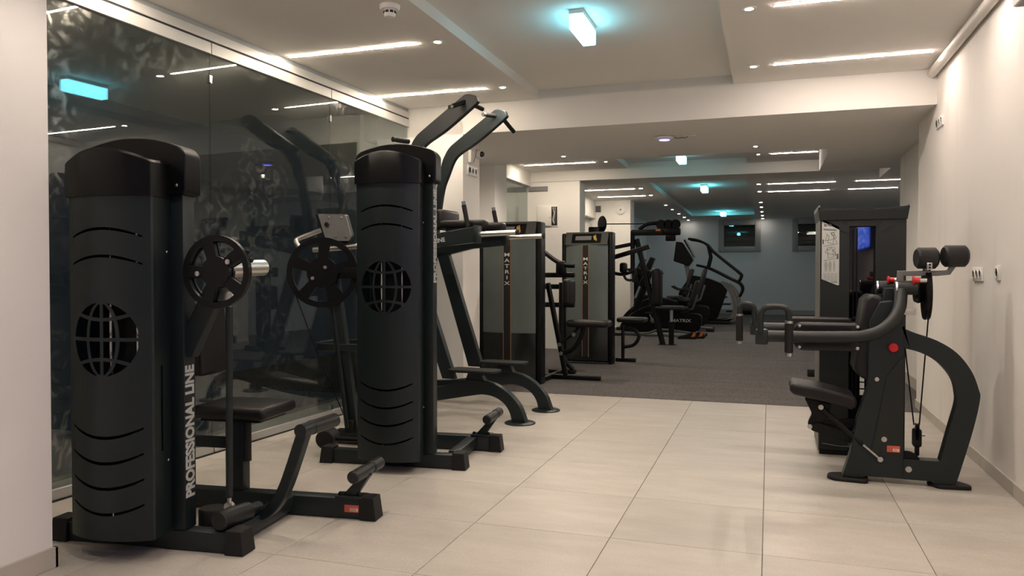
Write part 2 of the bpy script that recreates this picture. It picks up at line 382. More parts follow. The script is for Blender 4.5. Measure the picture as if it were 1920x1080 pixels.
# front glass wall (slightly skewed in plan)
GA = 90 - 2.5
gr = thing('window_1', 'dark frameless glass front with aluminium rails on the left', 'glass wall', (-3.459, 5.899, 0), -2.5, kind='structure')
ylo, yhi = -3.9, 1.01
def glass_wall(root, ylo, yhi, joints, clips=True):
    B(-.03, .03, ylo, yhi, 0, .006).obj('floor_gap', 'inside_black', root)
    prev = ylo
    for a in joints + [yhi]:
        B(-.02, .02, prev + .003, a - .003, .006, .064, r=.003, seg=1).obj('bottom_rail', 'alu', root)
        B(-.022, .022, prev + .003, a - .003, 2.66, 2.734, r=.002, seg=1).obj('top_rail', 'alu', root)
        p = B(-.005, .005, prev + .002, a - .002, .062, 2.664).obj('pane', 'glass', root)
        if clips and a != yhi:
            B(-.014, .014, a - .012, a + .012, 2.47, 2.52).obj('clip', 'chrome', root)
            B(-.014, .014, a - .012, a + .012, .065, .10).obj('clip', 'chrome', root)
        prev = a
    B(-.015, .015, ylo, yhi, 2.734, 2.747).obj('track_gap', 'inside_black', root)
    B(-.026, .022, ylo, yhi, 2.747, 2.806).obj('track', 'alu', root, .002)
    B(-.05, .012, ylo, yhi, 2.806, 2.845).obj('head_trim', 'alu_dark', root)
jy = [-3.09, -1.72, -.352]
glass_wall(gr, ylo, yhi, jy)
g2 = thing('window_2', 'narrow view of dark glass front in the second bay', 'glass wall', (-3.72, 9.4, 0), 0, kind='structure')
glass_wall(g2, 0, 2.4, [1.2], False)

# back windows
for n, x0, x1, lb in ((3, -1.36, -.345, 'small dark window left of centre in the back wall'), (4, .735, 1.75, 'small dark window half hidden behind the weight tower')):
    r = thing('window_%d' % n, lb, 'window', (x0, 23.86, 1.98), 0, kind='structure'); W = x1 - x0; H = .74
    for b in ((-.10, .06, -.10, H + .10), (W - .06, W + .10, -.10, H + .10)): B(b[0], b[1], -.03, .10, b[2], b[3], r=.01).obj('frame_stile', 'frame_grey', r)
    for b in ((.06, W - .06, -.10, .05), (.06, W - .06, H - .05, H + .10)): B(b[0], b[1], -.03, .10, b[2], b[3], r=.01).obj('frame_rail', 'frame_grey', r)
    B(.05, W - .05, .055, .065, .04, H - .04).obj('pane', 'window_glass', r)
    B(.0, W, .25, .27, 0, H).obj('dark_backing', 'inside_black', r)
# far door in the third bay
dr = thing('door_1', 'pale framed door in the third bay beyond the cabinet wall', 'door', (-3.85, 14.6, 0), 0, kind='structure')
B(-.01, .03, -.55, .55, 0, 2.2).obj('door_leaf', 'white_plastic', dr)
for a in (-.62, .55): B(-.01, .05, a, a + .07, 0, 2.27).obj('door_frame', 'alu', dr)
B(-.01, .05, -.62, .62, 2.2, 2.27).obj('door_frame', 'alu', dr)

# ------------------------------------------------------------------ ceiling lights
def led(x0, x1, y, z, label, grp, m='led'):
    r = thing('led_strip_light', label, 'light', ((x0 + x1) / 2, y, z), 0, grp); h = (x1 - x0) / 2
    B(-h, h, -.013, .013, -.0035, .002).obj('profile', 'white_plastic', r)
    B(-h + .004, h - .004, -.009, .009, -.0065, -.0036).obj('diffuser', m, r)
def spot(x, y, z, label, grp, m='spot', r=.021, cone=105, pw=1.):
    t = thing('recessed_spotlight', label, 'light', (x, y, z), 0, grp)
    MB().lathe((0, 0, 0), [(.045, .002), (.045, -.003), (.040, -.006), (r + .006, -.006), (r + .004, .002)]).obj('trim_ring', 'white_plastic', t)
    MB().lathe((0, 0, 0), [(r, -.0035), (r, -.0075), (r * .7, -.009)], seg=16).obj('lens', m, t)
    if m == 'spot':
        ld = bpy.data.lights.new('spot_beam', 'SPOT'); ld.energy = SPOT_W * pw; ld.color = (1.0, .86, .71); ld.spot_size = math.radians(cone); ld.spot_blend = .6; ld.shadow_soft_size = .018
        lo = bpy.data.objects.new('spot_beam', ld); COL.objects.link(lo); lo.parent = t; lo.location = (0, 0, -.03)
NW = 'warm strips and spots over the tiled room'
seq = ['far', 'second', 'third', 'fourth', 'nearest']
for k, yy in enumerate((6.32, 4.94, 3.55, 2.16, .77)):
    q = {0: 'closest to the beam', 1: 'one row before the beam', 2: 'two rows before the beam', 3: 'three rows before the beam', 4: 'four rows before the beam'}[k]
    if k < 3: led(-3.44, -2.365, yy, 2.84, 'warm light strip in the left ceiling panel, ' + q, NW)
    led(.018, 1.138, yy, 2.84, 'warm light strip in the right ceiling panel, ' + q, NW, 'led_cool')
    spot(-2.223, yy + .01, 2.84, 'small round spotlight in the left ceiling panel, ' + q, NW)
    spot(-.127, yy + .01, 2.84, 'small round spotlight in the right ceiling panel, ' + q, NW)
spot(-2.243, 8.50, 2.556, 'small round spotlight in the left half of the wide beam', NW, 'spot', .016, 168, 1.8)
spot(-.143, 8.49, 2.556, 'small round spotlight in the right half of the wide beam', NW, 'spot', .016, 168, 1.3)
led(-3.50, -2.415, 10.97, 2.84, 'warm light strip in the second bay on the left', NW, 'led_bright')
led(.01, .61, 10.97, 2.84, 'warm light strip in the second bay on the right', NW, 'led_cool')
spot(-2.264, 10.98, 2.84, 'small round spotlight in the second bay on the left', NW, 'spot', .016)
spot(-.149, 10.97, 2.84, 'small round spotlight in the second bay on the right', NW, 'spot', .016)
for yy, wd in ((14.62, 'first'), (15.98, 'second')):
    led(-3.45, -2.455, yy, 2.84, 'light strip on the left of the third bay, %s row' % wd, NW)
    led(-.03, 1.10, yy, 2.84, 'light strip on the right of the third bay, %s row' % wd, NW, 'led_cool')
    led(1.43, 2.29, yy, 2.84, 'light strip at the far right of the third bay, %s row' % wd, NW, 'led_cool')
for k, yy in enumerate((14.6, 15.9, 18.3, 19.6, 21.05, 22.4, 23.6)):
    nm = ('nearest', 'second', 'third', 'fourth', 'fifth', 'sixth', 'last')[k]
    spot(-2.33, yy, 2.84, '%s dim spotlight in the left row of the far bay' % nm, 'dim spots of the far bay', 'spot_far', .028)
    spot(-.19, yy, 2.84, '%s dim spotlight in the right row of the far bay' % nm, 'dim spots of the far bay', 'spot_far', .028)
def lamp(y0, y1, label, m='lamp', w=.047):
    t = thing('ceiling_lamp', label, 'lamp', (-1.197, (y0 + y1) / 2, 2.92), 0, 'cyan lamps down the ceiling trays'); h = (y1 - y0) / 2
    B(-w, w, -h, h, -.03, 0, r=.003).obj('base', 'white_plastic', t)
    B(-w + .002, w - .002, -h + .002, h - .002, -.128, -.03, r=.006).obj('glowing_box', m, t)
lamp(4.84, 5.24, 'glowing cyan box lamp in the tray nearest the camera')
lamp(10.9, 11.3, 'glowing cyan box lamp in the second ceiling tray', 'lamp_pale', .055)
lamp(15.0, 15.4, 'glowing cyan box lamp at the near end of the long far tray', 'lamp_teal', .06)
lamp(21.4, 21.8, 'glowing cyan box lamp at the far end of the long tray', 'lamp_teal', .07)

# ------------------------------------------------------------------ small fittings
t = thing('smoke_detector', 'white smoke detector on the left ceiling panel', 'detector', (-2.205, 4.20, 2.84))
MB().lathe((0, 0, 0), [(.062, 0), (.062, -.016), (.055, -.026), (.03, -.028)]).obj('base', 'white_plastic', t)
MB().lathe((0, 0, -.024), [(.034, 0), (.036, -.02), (.036, -.034), (.028, -.046), (.01, -.048)]).obj('head', 'white_plastic', t)
for k in range(8):
    a = k * PI / 4; MB().box(-.010, .010, .0355, .0375, -.050, -.036).obj('vent', 'inside_black', t).rotation_euler = (0, 0, a)
t = thing('wifi_access_point', 'round ceiling access point with a blue light and loose cable', 'access point', (-.985, 7.62, 2.556))
MB().lathe((0, 0, 0), [(.09, 0), (.10, -.012), (.085, -.028), (.055, -.034)]).obj('shell', 'white_plastic', t)
MB().lathe((0, 0, -.033), [(.052, 0), (.052, -.004), (.035, -.005)]).obj('light_ring', 'blue_led', t)
MB().tube(cat([(.09, 0, -.012), (.13, -.03, -.03), (.17, .01, -.018), (.2, -.02, -.026), (.24, 0, -.003)], 5), .004, 6).obj('cable', 'grey_metal', t)
B(.20, .30, -.02, .02, -.012, 0, r=.003).obj('cable_duct', 'white_plastic', t)
t = thing('security_camera', 'small white dome camera under the beam by the column', 'camera', (-2.79, 7.26, 2.42))
MB().lathe((-.03, 0, 0), [(.045, 0), (.05, .02), (.04, .05)], (1, -.25, -.1)).obj('housing', 'white_plastic', t)
MB().sph((.02, -.012, -.004), .03).obj('lens', 'gloss_black', t)
def socket(name, loc, rz, n, w, h, label, holes=True):
    t = thing(name, label, 'socket', loc, rz)
    W = w
    B(-.012, 0, -W / 2, W / 2, -h / 2, h / 2, r=.003).obj('plate', 'white_plastic', t)
    for k in range(n):
        c = -W / 2 + W * (k + .5) / n
        rr = min(W / n, h) * .36
        MB().lathe((-.012, c, 0), [(rr, 0), (rr, -.004), (rr * .86, -.004), (rr * .84, .008)], (1, 0, 0), 20).obj('insert', 'mid_grey' if holes and k == n - 1 else 'white_plastic', t)
        for s in (-1, 1): MB().cyl((-.011, c, s * rr * .35), (-.0165, c, s * rr * .35), .004, 8).obj('pin_hole', 'inside_black', t)
    return t
socket('wall_socket', (1.262, 6.73, 2.39), 0, 3, .24, .085, 'triple socket high on the right wall below the beam')
socket('wall_socket', (1.262, 5.535, 1.20), 0, 3, .24, .088, 'triple socket at chest height on the right wall', False)
socket('wall_socket', (1.262, 5.086, 1.207), 0, 1, .086, .088, 'single socket at chest height on the right wall', False)
socket('wall_socket', (-2.82, 7.10, 2.23), 180, 3, .25, .10, 'triple socket on the side of the cream column')
t = thing('junction_box', 'small white box with loose wire above the column sockets', 'box', (-2.82, 7.04, 2.365))
B(0, .03, -.035, .035, -.06, .06, r=.004).obj('case', 'white_plastic', t)
MB().tube(cat([(.02, .03, -.03), (.01, .08, -.05), (.006, .12, -.01), (.004, .16, .03), (.003, .18, .10)], 5), .003, 6).obj('wire', 'grey_metal', t)
t = thing('air_conditioner', 'white wall unit at the upper right edge', 'air conditioner', (1.262, 4.13, 2.437))
B(-.2, 0, -.90, 0, 0, .30, r=.015).obj('case', 'white_plastic', t); B(-.19, -.05, -.87, -.03, -.004, .002).obj('outlet', 'mid_grey', t)
# electrical cabinet on the white wall
t = thing('electrical_cabinet', 'open electrical cabinet with dark wiring in the white wall', 'cabinet', (-3.22, 11.8, 1.97))
B(-.34, .02, -.012, .0, -.01, .335, r=.002).obj('frame', 'white_plastic', t)
B(-.09, .005, -.016, -.011, .01, .31).obj('dark_opening', 'inside_black', t)
B(-.325, -.088, -.03, -.014, .005, .32, r=.002).obj('door', 'white_plastic', t)
MB().cyl((-.11, -.034, .14), (-.11, -.028, .14), .008, 10).obj('latch', 'mid_grey', t)
for k in range(7): MB().tube(cat([(-.07 + .008 * k, -.018, .30), (-.05 + .01 * ((k * 3) % 4), -.022, .2), (-.07 + .009 * ((k * 5) % 7), -.02, .1), (-.04, -.018, .03)], 4), .003, 5).obj('wire', 'letter_white' if k % 3 == 0 else 'grey_metal', t)
t = thing('vent_grille', 'dark vent grille high on the cabinet wall', 'vent', (-3.49, 11.79, 2.57))
B(-.20, .115, -.01, .01, -.035, .04).obj('frame', 'mid_grey', t)
for k in range(4): B(-.19, .105, -.016, -.009, -.026 + .017 * k, -.018 + .017 * k).obj('slat', 'frame_grey', t)
t = thing('fire_detector', 'round white alarm on the wall end in the third bay', 'detector', (-3.13, 16.84, 2.63))
MB().lathe((0, 0, 0), [(.10, 0), (.10, -.03), (.06, -.045), (.03, -.05)], (0, 1, 0)).obj('shell', 'white_plastic', t)
MB().lathe((0, -.052, 0), [(.02, 0), (.02, -.004)], (0, 1, 0), 12).obj('eye', 'mid_grey', t)
t = thing('vent_grille', 'dark vent grille high on the third bay wall end', 'vent', (-3.70, 16.84, 2.66))
B(-.12, .12, -.012, .01, -.07, .07).obj('frame', 'mid_grey', t)
for k in range(5): B(-.11, .11, -.018, -.01, -.06 + .026 * k, -.048 + .026 * k).obj('slat', 'inside_black', t)
t = thing('access_panel', 'flush white access panel on the third bay wall end', 'panel', (-3.56, 16.835, 1.95))
B(-.22, .22, -.012, .012, -.45, .40, r=.003).obj('leaf', 'white_plastic', t); MB().cyl((.17, -.02, 0), (.17, -.01, 0), .012, 10).obj('lock', 'mid_grey', t)
# unseen television, added as source of the blue reflection in the tower's window
t = thing('added_television', 'added television showing a blue sky, seen only mirrored in the tower', 'television', (1.262, -.345, 1.93))
B(-.05, 0, -.71, .71, -.40, .40, r=.006).obj('case', 'black_plastic', t)
B(-.053, -.05, -.685, .685, -.375, .375).obj('screen', 'screen_sky', t)

# ------------------------------------------------------------------ "PROFESSIONAL LINE" weight machines
def globe_cells(R, w=.0075):
    ms = [-1, -.46, 0, .46, 1]; cells = []
    p = lambda x: .54 * R + .22 * x * x / R
    c = lambda z: math.sqrt(max(R * R - z * z, 0))
    def solve(m, zf, sgn):
        z = zf(0)
        for _ in range(25):
            x = m * c(z) + (0 if abs(m) == 1 else sgn * w); z = zf(x)
        return x, z
    rows = [(lambda x: w, lambda x: p(x) - w), (lambda x: p(x) + w, None)]
    for i in range(4):
        ml, mr = ms[i], ms[i + 1]
        for zb, zt in rows:
            xl, z0l = solve(ml, zb, 1); xr, z0r = solve(mr, zb, -1)
            if xr - xl < .004: continue
            poly = [(xl + (xr - xl) * k / 6, zb(xl + (xr - xl) * k / 6)) for k in range(7)]
            if zt:
                xl1, z1l = solve(ml, zt, 1); xr1, z1r = solve(mr, zt, -1)
                n = 8
                R_ = [(mr * c(z) - (0 if abs(mr) == 1 else w), z) for z in [z0r + (z1r - z0r) * k / n for k in range(1, n)]]
                T_ = [(xr1 + (xl1 - xr1) * k / 6, zt(xr1 + (xl1 - xr1) * k / 6)) for k in range(7)]
                L_ = [(ml * c(z) + (0 if abs(ml) == 1 else w), z) for z in [z1l + (z0l - z1l) * k / n for k in range(1, n)]]
                poly += R_ + T_ + L_
            else:
                zs = []; z = max(z0l, z0r); n = 40
                zz = [z + (R - z) * k / n for k in range(1, n)]
                Rr = []; Ll = []
                for z in zz:
                    a = ml * c(z) + (0 if abs(ml) == 1 else w); b = mr * c(z) - (0 if abs(mr) == 1 else w)
                    if b - a < .003: break
                    Ll.append((a, z)); Rr.append((b, z))
                poly += Rr[::3] + Ll[::-1][::3]
            cells.append(poly); cells.append([(x, -z) for x, z in poly][::-1])
    return cells
def arc_slot(cx, z, half, sag, th=.012, n=14, taper=.4):
    top = []; bot = []
    for k in range(n + 1):
        s = -1 + 2 * k / n; x = cx + half * s; zz = z + sag * s * s; t = th / 2 * (1 - taper * abs(s) ** 3)
        top.append((x, zz + t)); bot.append((x, zz - t))
    return bot + top[::-1]
def cover_profile(c, k=1.0, inset=0.):
    n = 14; pts = [(c + .176 * k - inset, .012)]
    pts.append((c + .200 * k - inset, -.128 + inset))
    for i in range(n + 1):
        s = 1 - 2 * i / n; pts.append((c + (.196 * k - inset) * s, -.138 * k + inset - .052 * (1 - s * s)))
    pts.append((c - .200 * k + inset, -.128 + inset)); pts.append((c - .176 * k + inset, .012))
    return pts
def stack_frame(root, c, zc0, zc1, ztop, slots_up, slots_dn, gz, R, post, letters, zl, side_slot):
    """weight-stack housing: cover with slots and globe, caps, posts, base bar"""
    out = cover_profile(c); inn = cover_profile(c, 1., .004)
    mb = MB(); n = len(out)
    O0 = [mb.bm.verts.new((p[0], p[1], zc0)) for p in out]; O1 = [mb.bm.verts.new((p[0], p[1], zc1)) for p in out]
    I0 = [mb.bm.verts.new((p[0], p[1], zc0)) for p in inn]; I1 = [mb.bm.verts.new((p[0], p[1], zc1)) for p in inn]
    for i in range(n - 1):
        F = mb.bm.faces.new
        F((O0[i], O0[i + 1], O1[i + 1], O1[i])); F((I0[i + 1], I0[i], I1[i], I1[i + 1]))
        F((O0[i + 1], O0[i], I0[i], I0[i + 1])); F((O1[i], O1[i + 1], I1[i + 1], I1[i]))
    mb.bm.faces.new((O0[0], O1[0], I1[0], I0[0])); mb.bm.faces.new((O0[-1], I0[-1], I1[-1], O1[-1]))
    shell = mb.mesh('cover')
    cut = MB()
    for z in slots_up: cut.plate(arc_slot(c + .002, z, .165, -.033), -.3, -.09)
    for z in slots_dn: cut.plate(arc_slot(c - .002, z, .168, .042, .013), -.3, -.09)
    for poly in globe_cells(R): cut.plate([(c + x, gz + z) for x, z in poly], -.3, -.05)
    if side_slot: cut.box(c + .15, c + .25, -.075, -.060, *side_slot)
    cutm = cut.mesh('cut')
    mkobj('cover', boolean(shell, cutm, 'cover'), 'anthracite', root)
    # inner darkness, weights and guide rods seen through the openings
    st = MB()
    k = 0; z = zc0 + .10
    while z < zc0 + .62: st.box(c - .10, c + .10, -.085, .0, z, z + .026, r=.002, seg=1); z += .0285
    st.obj('weight_stack', 'black_metal', root)
    for s in (-.075, .06): MB().cyl((c + s, -.045, zc0), (c + s, -.045, zc1), .009, 12).obj('guide_rod', 'chrome', root)
    B(c - .17, c + .17, .010, .016, zc0 - .006, zc1).obj('dark_sheet', 'inside_black', root)  # black sheet put in as the darkness behind the openings
    # caps
    pr = cover_profile(c, 1.045, -.0)
    a = [(p[0], p[1] - .006, zc1 - .012) for p in pr]; f = lambda u: ztop - .118 + .048 * (1 - ((u - c) / .21) ** 2)
    mb = MB(); nn = len(a)
    A = [mb.bm.verts.new(p) for p in a]; Bv = [mb.bm.verts.new((p[0], p[1], f(p[0]) - .012)) for p in a]
    cc = (c, -.08)
    Cv = [mb.bm.verts.new((p[0] + (cc[0] - p[0]) * .05, p[1] + (cc[1] - p[1]) * .07, f(p[0]))) for p in a]
    for i in range(nn):
        j = (i + 1) % nn; mb.bm.faces.new((A[i], A[j], Bv[j], Bv[i])); mb.bm.faces.new((Bv[i], Bv[j], Cv[j], Cv[i]))
    mb.bm.faces.new(A[::-1])
    half = nn // 2
    for i in range(half):
        q = [Cv[i], Cv[i + 1], Cv[nn - 2 - i], Cv[nn - 1 - i]]
        q = list(dict.fromkeys(q))
        if len(q) >= 3: mb.bm.faces.new(q)
    mb.obj('front_cap', 'black_plastic', root)
    zs = ztop - .055
    arch = [(c - .263, zc1 + .005), (c - .263, zs - .02)] + [(c - .263 + .526 * k / 20, zs + .055 * (1 - (2 * k / 20 - 1) ** 2)) for k in range(1, 20)] + [(c + .263, zs - .02), (c + .263, zc1 + .005)]
    MB().plate(rnd(arch, .02, 3), -.004, .108).obj('rear_cap', 'black_plastic', root, .006)
    # posts
    for s in (1, -1):
        u0, u1 = sorted((c + s * .174, c + s * .240))
        B(u0, u1, .010, .090, .09, zc1 + .05, r=.004).obj('post', 'anthracite', root)
    # base bar and rubber ends
    B(-.93, -.03, .012, .088, .004, .088, r=.004).obj('base_bar', 'anthracite', root)
    for u0, u1, t0, t1 in ((-.088, 0, 0, .012), (-.965, -.877, .012, 0)):
        mb = MB(); mb.prism([(u0, -.004, 0), (u1, -.004, 0), (u1, .10, 0), (u0, .10, 0)], [(u0 + t0 * 0 + (.012 if t0 == .012 else 0), .004, .104), (u1 - t1, .004, .104), (u1 - t1, .094, .104), (u0 + (t0 if t0 else 0), .094, .104)])
        mb.obj('foot_cap', 'rubber', root, .004)
    for (u, v, z) in ((c + .187, -.03, zc1 - .24), (c + .187, -.03, zc0 + .31)): MB().sph((u + .004, v, z), .0055, (.5, 1, 1), 10).obj('screw', 'steel', root)
    MB().sph((c + .222, .006, zc1 + .045), .006, (1, .5, 1), 10).obj('screw', 'steel', root)
    MB().sph((c + .222, -.006, zc1 + .045), .007, (1, .5, 1), 10).obj('screw', 'steel', root)
    ul = c + .2412
    text('lettering', 'PROFESSIONAL LINE', letters, basis((0, 0, 1), (0, -1, 0), (ul, .050, zl)), 'letter_grey', root, bold=letters * .045, space=1.0, wide=.79)

def footrest(root, u, v, dz=0.):
    """angled roller footrest bolted onto the end of the long rail"""
    B(u - .145, u - .005, v - .045, v + .045, .100, .112, r=.003).obj('mount_plate', 'anthracite', root)
    for a in (-.125, -.025):
        MB().lathe((u + a, v - .02, .112), [(.013, 0), (.013, .010), (.009, .016)], seg=6).obj('bolt', 'black_metal', root)
    MB().plate([(u - .115, .110), (u - .045, .110), (u + .028, .215), (u - .012, .222)], v - .024, v + .024).obj('stem', 'anthracite', root, .004)
    p0, p1 = Vector((u - .005, v - .15, .236)), Vector((u + .012, v + .15, .240))
    MB().rod(p0, p0.lerp(p1, .42), .031).obj('roller', 'foam', root); MB().rod(p0.lerp(p1, .66), p1, .031).obj('roller', 'foam', root)
    MB().cyl(p0.lerp(p1, .40), p0.lerp(p1, .68), .026).obj('axle', 'anthracite', root)
def sticker(root, u0, u1, v, z0, z1):
    o = B(u0, u1, v - .0015, v, z0, z1).obj('warning_sticker', 'label_red', root)
    B(u0 + .030, u1 - .004, v - .0022, v - .0012, z0 + .005, z0 + .020).obj('sticker_panel', 'label_paper', o)
    for k in range(4): B(u0 + .034, u1 - .010 - .004 * (k % 2), v - .0027, v - .0019, z0 + .007 + .003 * k, z0 + .0085 + .003 * k).obj('sticker_line', 'label_red', o)
def wheel(R, thick, hub, rim, spokes, sw, a0=0., n=48):
    """cam disc in the u-z plane, centred at the origin, from v=0 to v=thick"""
    mb = MB()
    def ring(r0, r1, v0, v1):
        for i in range(n):
            a, b = 2 * PI * i / n, 2 * PI * (i + 1) / n
            P = lambda r, t: (r * math.cos(t), r * math.sin(t))
            q = [P(r0, a), P(r1, a), P(r1, b), P(r0, b)]
            A = [mb.bm.verts.new((x, v0, z)) for x, z in q]; Bq = [mb.bm.verts.new((x, v1, z)) for x, z in q]
            F = mb.bm.faces.new; F(A[::-1]); F(Bq); F((A[1], A[2], Bq[2], Bq[1])); F((A[3], A[0], Bq[0], Bq[3]))
    ring(R - rim, R, 0, thick); ring(.001, hub, -.003, thick + .003)
    for k in range(spokes):
        a = a0 + 2 * PI * k / spokes; d = Vector((math.cos(a), math.sin(a))); p = Vector((-d.y, d.x))
        w0, w1 = sw * .8, sw
        q = [d * hub * .8 - p * w0, d * (R - rim * .8) - p * w1, d * (R - rim * .8) + p * w1, d * hub * .8 + p * w0]
        mb.plate([(x.x, x.y) for x in q], .001, thick - .001)
    return mb

# ---- machine 1 (nearest, beside the pillar)
m1 = thing('weight_machine', 'anthracite weight machine with tall slotted cover nearest the white pillar', 'weight machine', (-2.107, 2.678, 0), 6.5, 'anthracite machines by the glass')
stack_frame(m1, -.523, .095, 1.535, 1.79, (1.388, 1.275), (.522, .416, .310, .204), .930, .153, None, .080, .515, (.45, .815))
B(-.93, .30, .562, .640, .004, .100, r=.004).obj('rail', 'anthracite', m1)
MB().prism([(.285, .55, 0), (.372, .55, 0), (.372, .652, 0), (.285, .652, 0)], [(.285, .556, .110), (.358, .556, .110), (.358, .646, .110), (.285, .646, .110)]).obj('foot_cap', 'rubber', m1, .004)
sticker(m1, .205, .28, .562, .035, .070)
footrest(m1, .302, .60)
B(-.135, -.065, .085, .565, .03, .098, r=.004).obj('cross_tube', 'anthracite', m1)
B(-.452, -.352, .575, .640, .098, .455, r=.004).obj('seat_post', 'anthracite', m1)
B(-.66, -.44, .585, .632, .31, .362, r=.004).obj('link_bar', 'anthracite', m1)
MB().tube([(-.345, .60, .25), (-.345, .60, .47)], .023, 14).obj('seat_adjuster', 'rubber', m1)
B(-.625, -.20, .52, .86, .468, .532, r=.028, seg=4).obj('seat', 'leather', m1)
B(-.58, -.25, .56, .82, .452, .470).obj('seat_base', 'black_metal', m1)
MB().prism([(-.66, .50, .685), (-.525, .50, .685), (-.525, .78, .685), (-.66, .78, .685)], [(-.67, .53, 1.06), (-.560, .53, 1.06), (-.560, .75, 1.06), (-.67, .75, 1.06)]).obj('backrest', 'leather', m1, .02)
B(-.72, -.66, .56, .63, .098, 1.02, r=.004).obj('back_post', 'anthracite', m1)
MB().plate([(-.300, .84), (-.255, .84), (-.15, 1.05), (-.085, 1.20), (-.15, 1.23), (-.24, 1.06), (-.300, .95)], .028, .078).obj('pivot_bracket', 'anthracite', m1, .005)
o = wheel(.156, .022, .066, .026, 5, .028, .62).obj('cam_disc', 'black_metal', m1, loc=(-.118, -.006, 1.210))
for a, b in ((-.085, -.008), (.062, .042)): MB().lathe((a, .001 if a < 0 else -.002, b), [(.011, 0), (.011, -.007), (.006, -.008)], (0, 1, 0), 12).obj('bolt', 'steel', o)
wheel(.150, .010, .07, .025, 5, .03, .62).obj('inner_disc', 'black_metal', m1, loc=(-.118, .020, 1.210))
MB().rod((-.085, .025, 1.222), (-.055, .27, 1.230), .037).obj('counter_drum', 'steel', m1)
for a in (.0, .035): MB().sph((.012 + a * .45, .028, 1.295 - a), .012).obj('stop_pin', 'rubber', m1)
ra, rb = Vector((-.092, .055, 1.06)), Vector((-.136, .115, .215))
MB().cyl(ra, rb, .0150, 14).obj('push_rod', 'anthracite', m1)
dv = (rb - ra).normalized()
for p, q_ in ((ra, -1), (rb, 1)):
    MB().cyl(p - dv * .004 * q_, p + dv * .03 * q_, .010, 12).obj('rod_end', 'steel', m1)
    e_ = p + dv * .044 * q_
    MB().lathe((e_.x, e_.y - .01, e_.z), [(.011, 0), (.022, 0), (.022, .02), (.011, .02)], (0, 1, 0), 16).obj('rod_eye', 'steel', m1)
path = cat([(-.15, .28, .100), (-.085, .28, .094), (-.035, .28, .112), (.011, .28, .162), (.046, .28, .225), (.079, .28, .308), (.141, .28, .485)], 5)
MB().bar(path, .052, .056, (0, 1, 0)).obj('lever', 'anthracite', m1, .005)
p0, p1 = Vector((-.132, .025, .136)), Vector((-.098, .29, .120))
MB().rod(p0, p0.lerp(p1, .72), .043).obj('grip', 'foam', m1); MB().cyl(p0.lerp(p1, .7), p1, .030).obj('grip_tube', 'anthracite', m1)
p0, p1 = Vector((.140, .24, .494)), Vector((.157, .56, .486))
MB().rod(p0.lerp(p1, .27), p1, .034).obj('grip', 'foam', m1); MB().cyl(p0, p0.lerp(p1, .3), .031).obj('grip_tube', 'anthracite', m1)
MB().lathe((-.275, .20, .02), [(.072, 0), (.072, .012), (.062, .016), (.062, .105), (.056, .115), (.02, .115)]).obj('bumper', 'rubber', m1)
B(-.35, -.13, .10, .30, .006, .022).obj('bumper_plate', 'anthracite', m1)
B(-.19, -.09, .105, .135, .128, .146).obj('link_plate', 'anthracite', m1)

# ---- machine 2 (behind it, in front of the glass)
m2 = thing('weight_machine', 'taller anthracite weight machine with big spoked wheel, second from the pillar', 'weight machine', (-1.748, 4.295, 0), 6.5, 'anthracite machines by the glass')
stack_frame(m2, -.448, .075, 1.755, 2.005, (1.609, 1.499), (.505, .398, .292, .182), 1.124, .157, None, .080, 1.435, None)
B(-1.1, .03, .522, .60, .004, .100, r=.004).obj('rail', 'anthracite', m2)
MB().prism([(.02, .51, 0), (.105, .51, 0), (.105, .612, 0), (.02, .612, 0)], [(.02, .516, .108), (.092, .516, .108), (.092, .606, .108), (.02, .606, .108)]).obj('foot_cap', 'rubber', m2, .004)
footrest(m2, .035, .56)
B(-.135, -.065, .085, .525, .03, .098, r=.004).obj('cross_tube', 'anthracite', m2)
o = wheel(.243, .026, .105, .040, 5, .040, .25).obj('cam_wheel', 'black_metal', m2, loc=(-1.135, .40, 1.212)); o.rotation_euler = (0, 0, math.radians(16))
for a, b in ((.02, .035), (-.065, -.04)): MB().lathe((a, -.004, b), [(.012, 0), (.012, -.006), (.007, -.007)], (0, 1, 0), 12).obj('bolt', 'steel', o)
B(-1.10, -.66, .44, .50, 1.17, 1.245, r=.004).obj('wheel_shaft', 'black_metal', m2)
MB().plate([(-1.16, 1.25), (-1.06, 1.25), (-.90, .09), (-.985, .09)], .455, .515).obj('frame_leg', 'anthracite', m2, .004)
MB().plate([(-.98, 1.20), (-.91, 1.20), (-.80, .55), (-.87, .55)], .56, .62).obj('frame_leg', 'anthracite', m2, .004)
MB().cyl((-1.09, .47, 1.0), (-.965, .42, .14), .016, 12).obj('push_rod', 'anthracite', m2)
pth = cat([(-.66, .46, .69), (-.95, .46, .69), (-1.16, .47, .69), (-1.25, .56, .69), (-1.24, .72, .69), (-1.10, .80, .69), (-.70, .80, .69)], 6)
MB().bar(pth, .026, .052).obj('knee_ring', 'anthracite', m2, .004)
MB().tube([(-1.36, .41, 1.10), (-1.17, .42, .62), (-.965, .46, .13)], .004, 8).obj('cable', 'black_metal', m2)
B(-.99, -.93, .43, .49, .10, .19, r=.006).obj('cable_anchor', 'rubber', m2)
MB().rod((-1.0, .14, .115), (-1.01, .27, .115), .062).obj('bumper_roller', 'rubber', m2)
MB().cyl((-1.0, .2, .112), (-.66, .2, .112), .016).obj('roller_shaft', 'black_metal', m2)
mb = MB().plate(rnd([(-1.255, 1.630), (-1.045, 1.620), (-1.0, 1.47), (-1.02, 1.435), (-1.175, 1.440), (-1.20, 1.46)], .012), .58, .592); mb.obj('pad_plate', 'mid_grey', m2)
MB().plate(rnd([(-1.29, 1.635), (-1.05, 1.628), (-1.005, 1.47), (-1.03, 1.41), (-1.19, 1.415), (-1.215, 1.46)], .02), .593, .65).obj('chest_pad', 'leather', m2, .012)
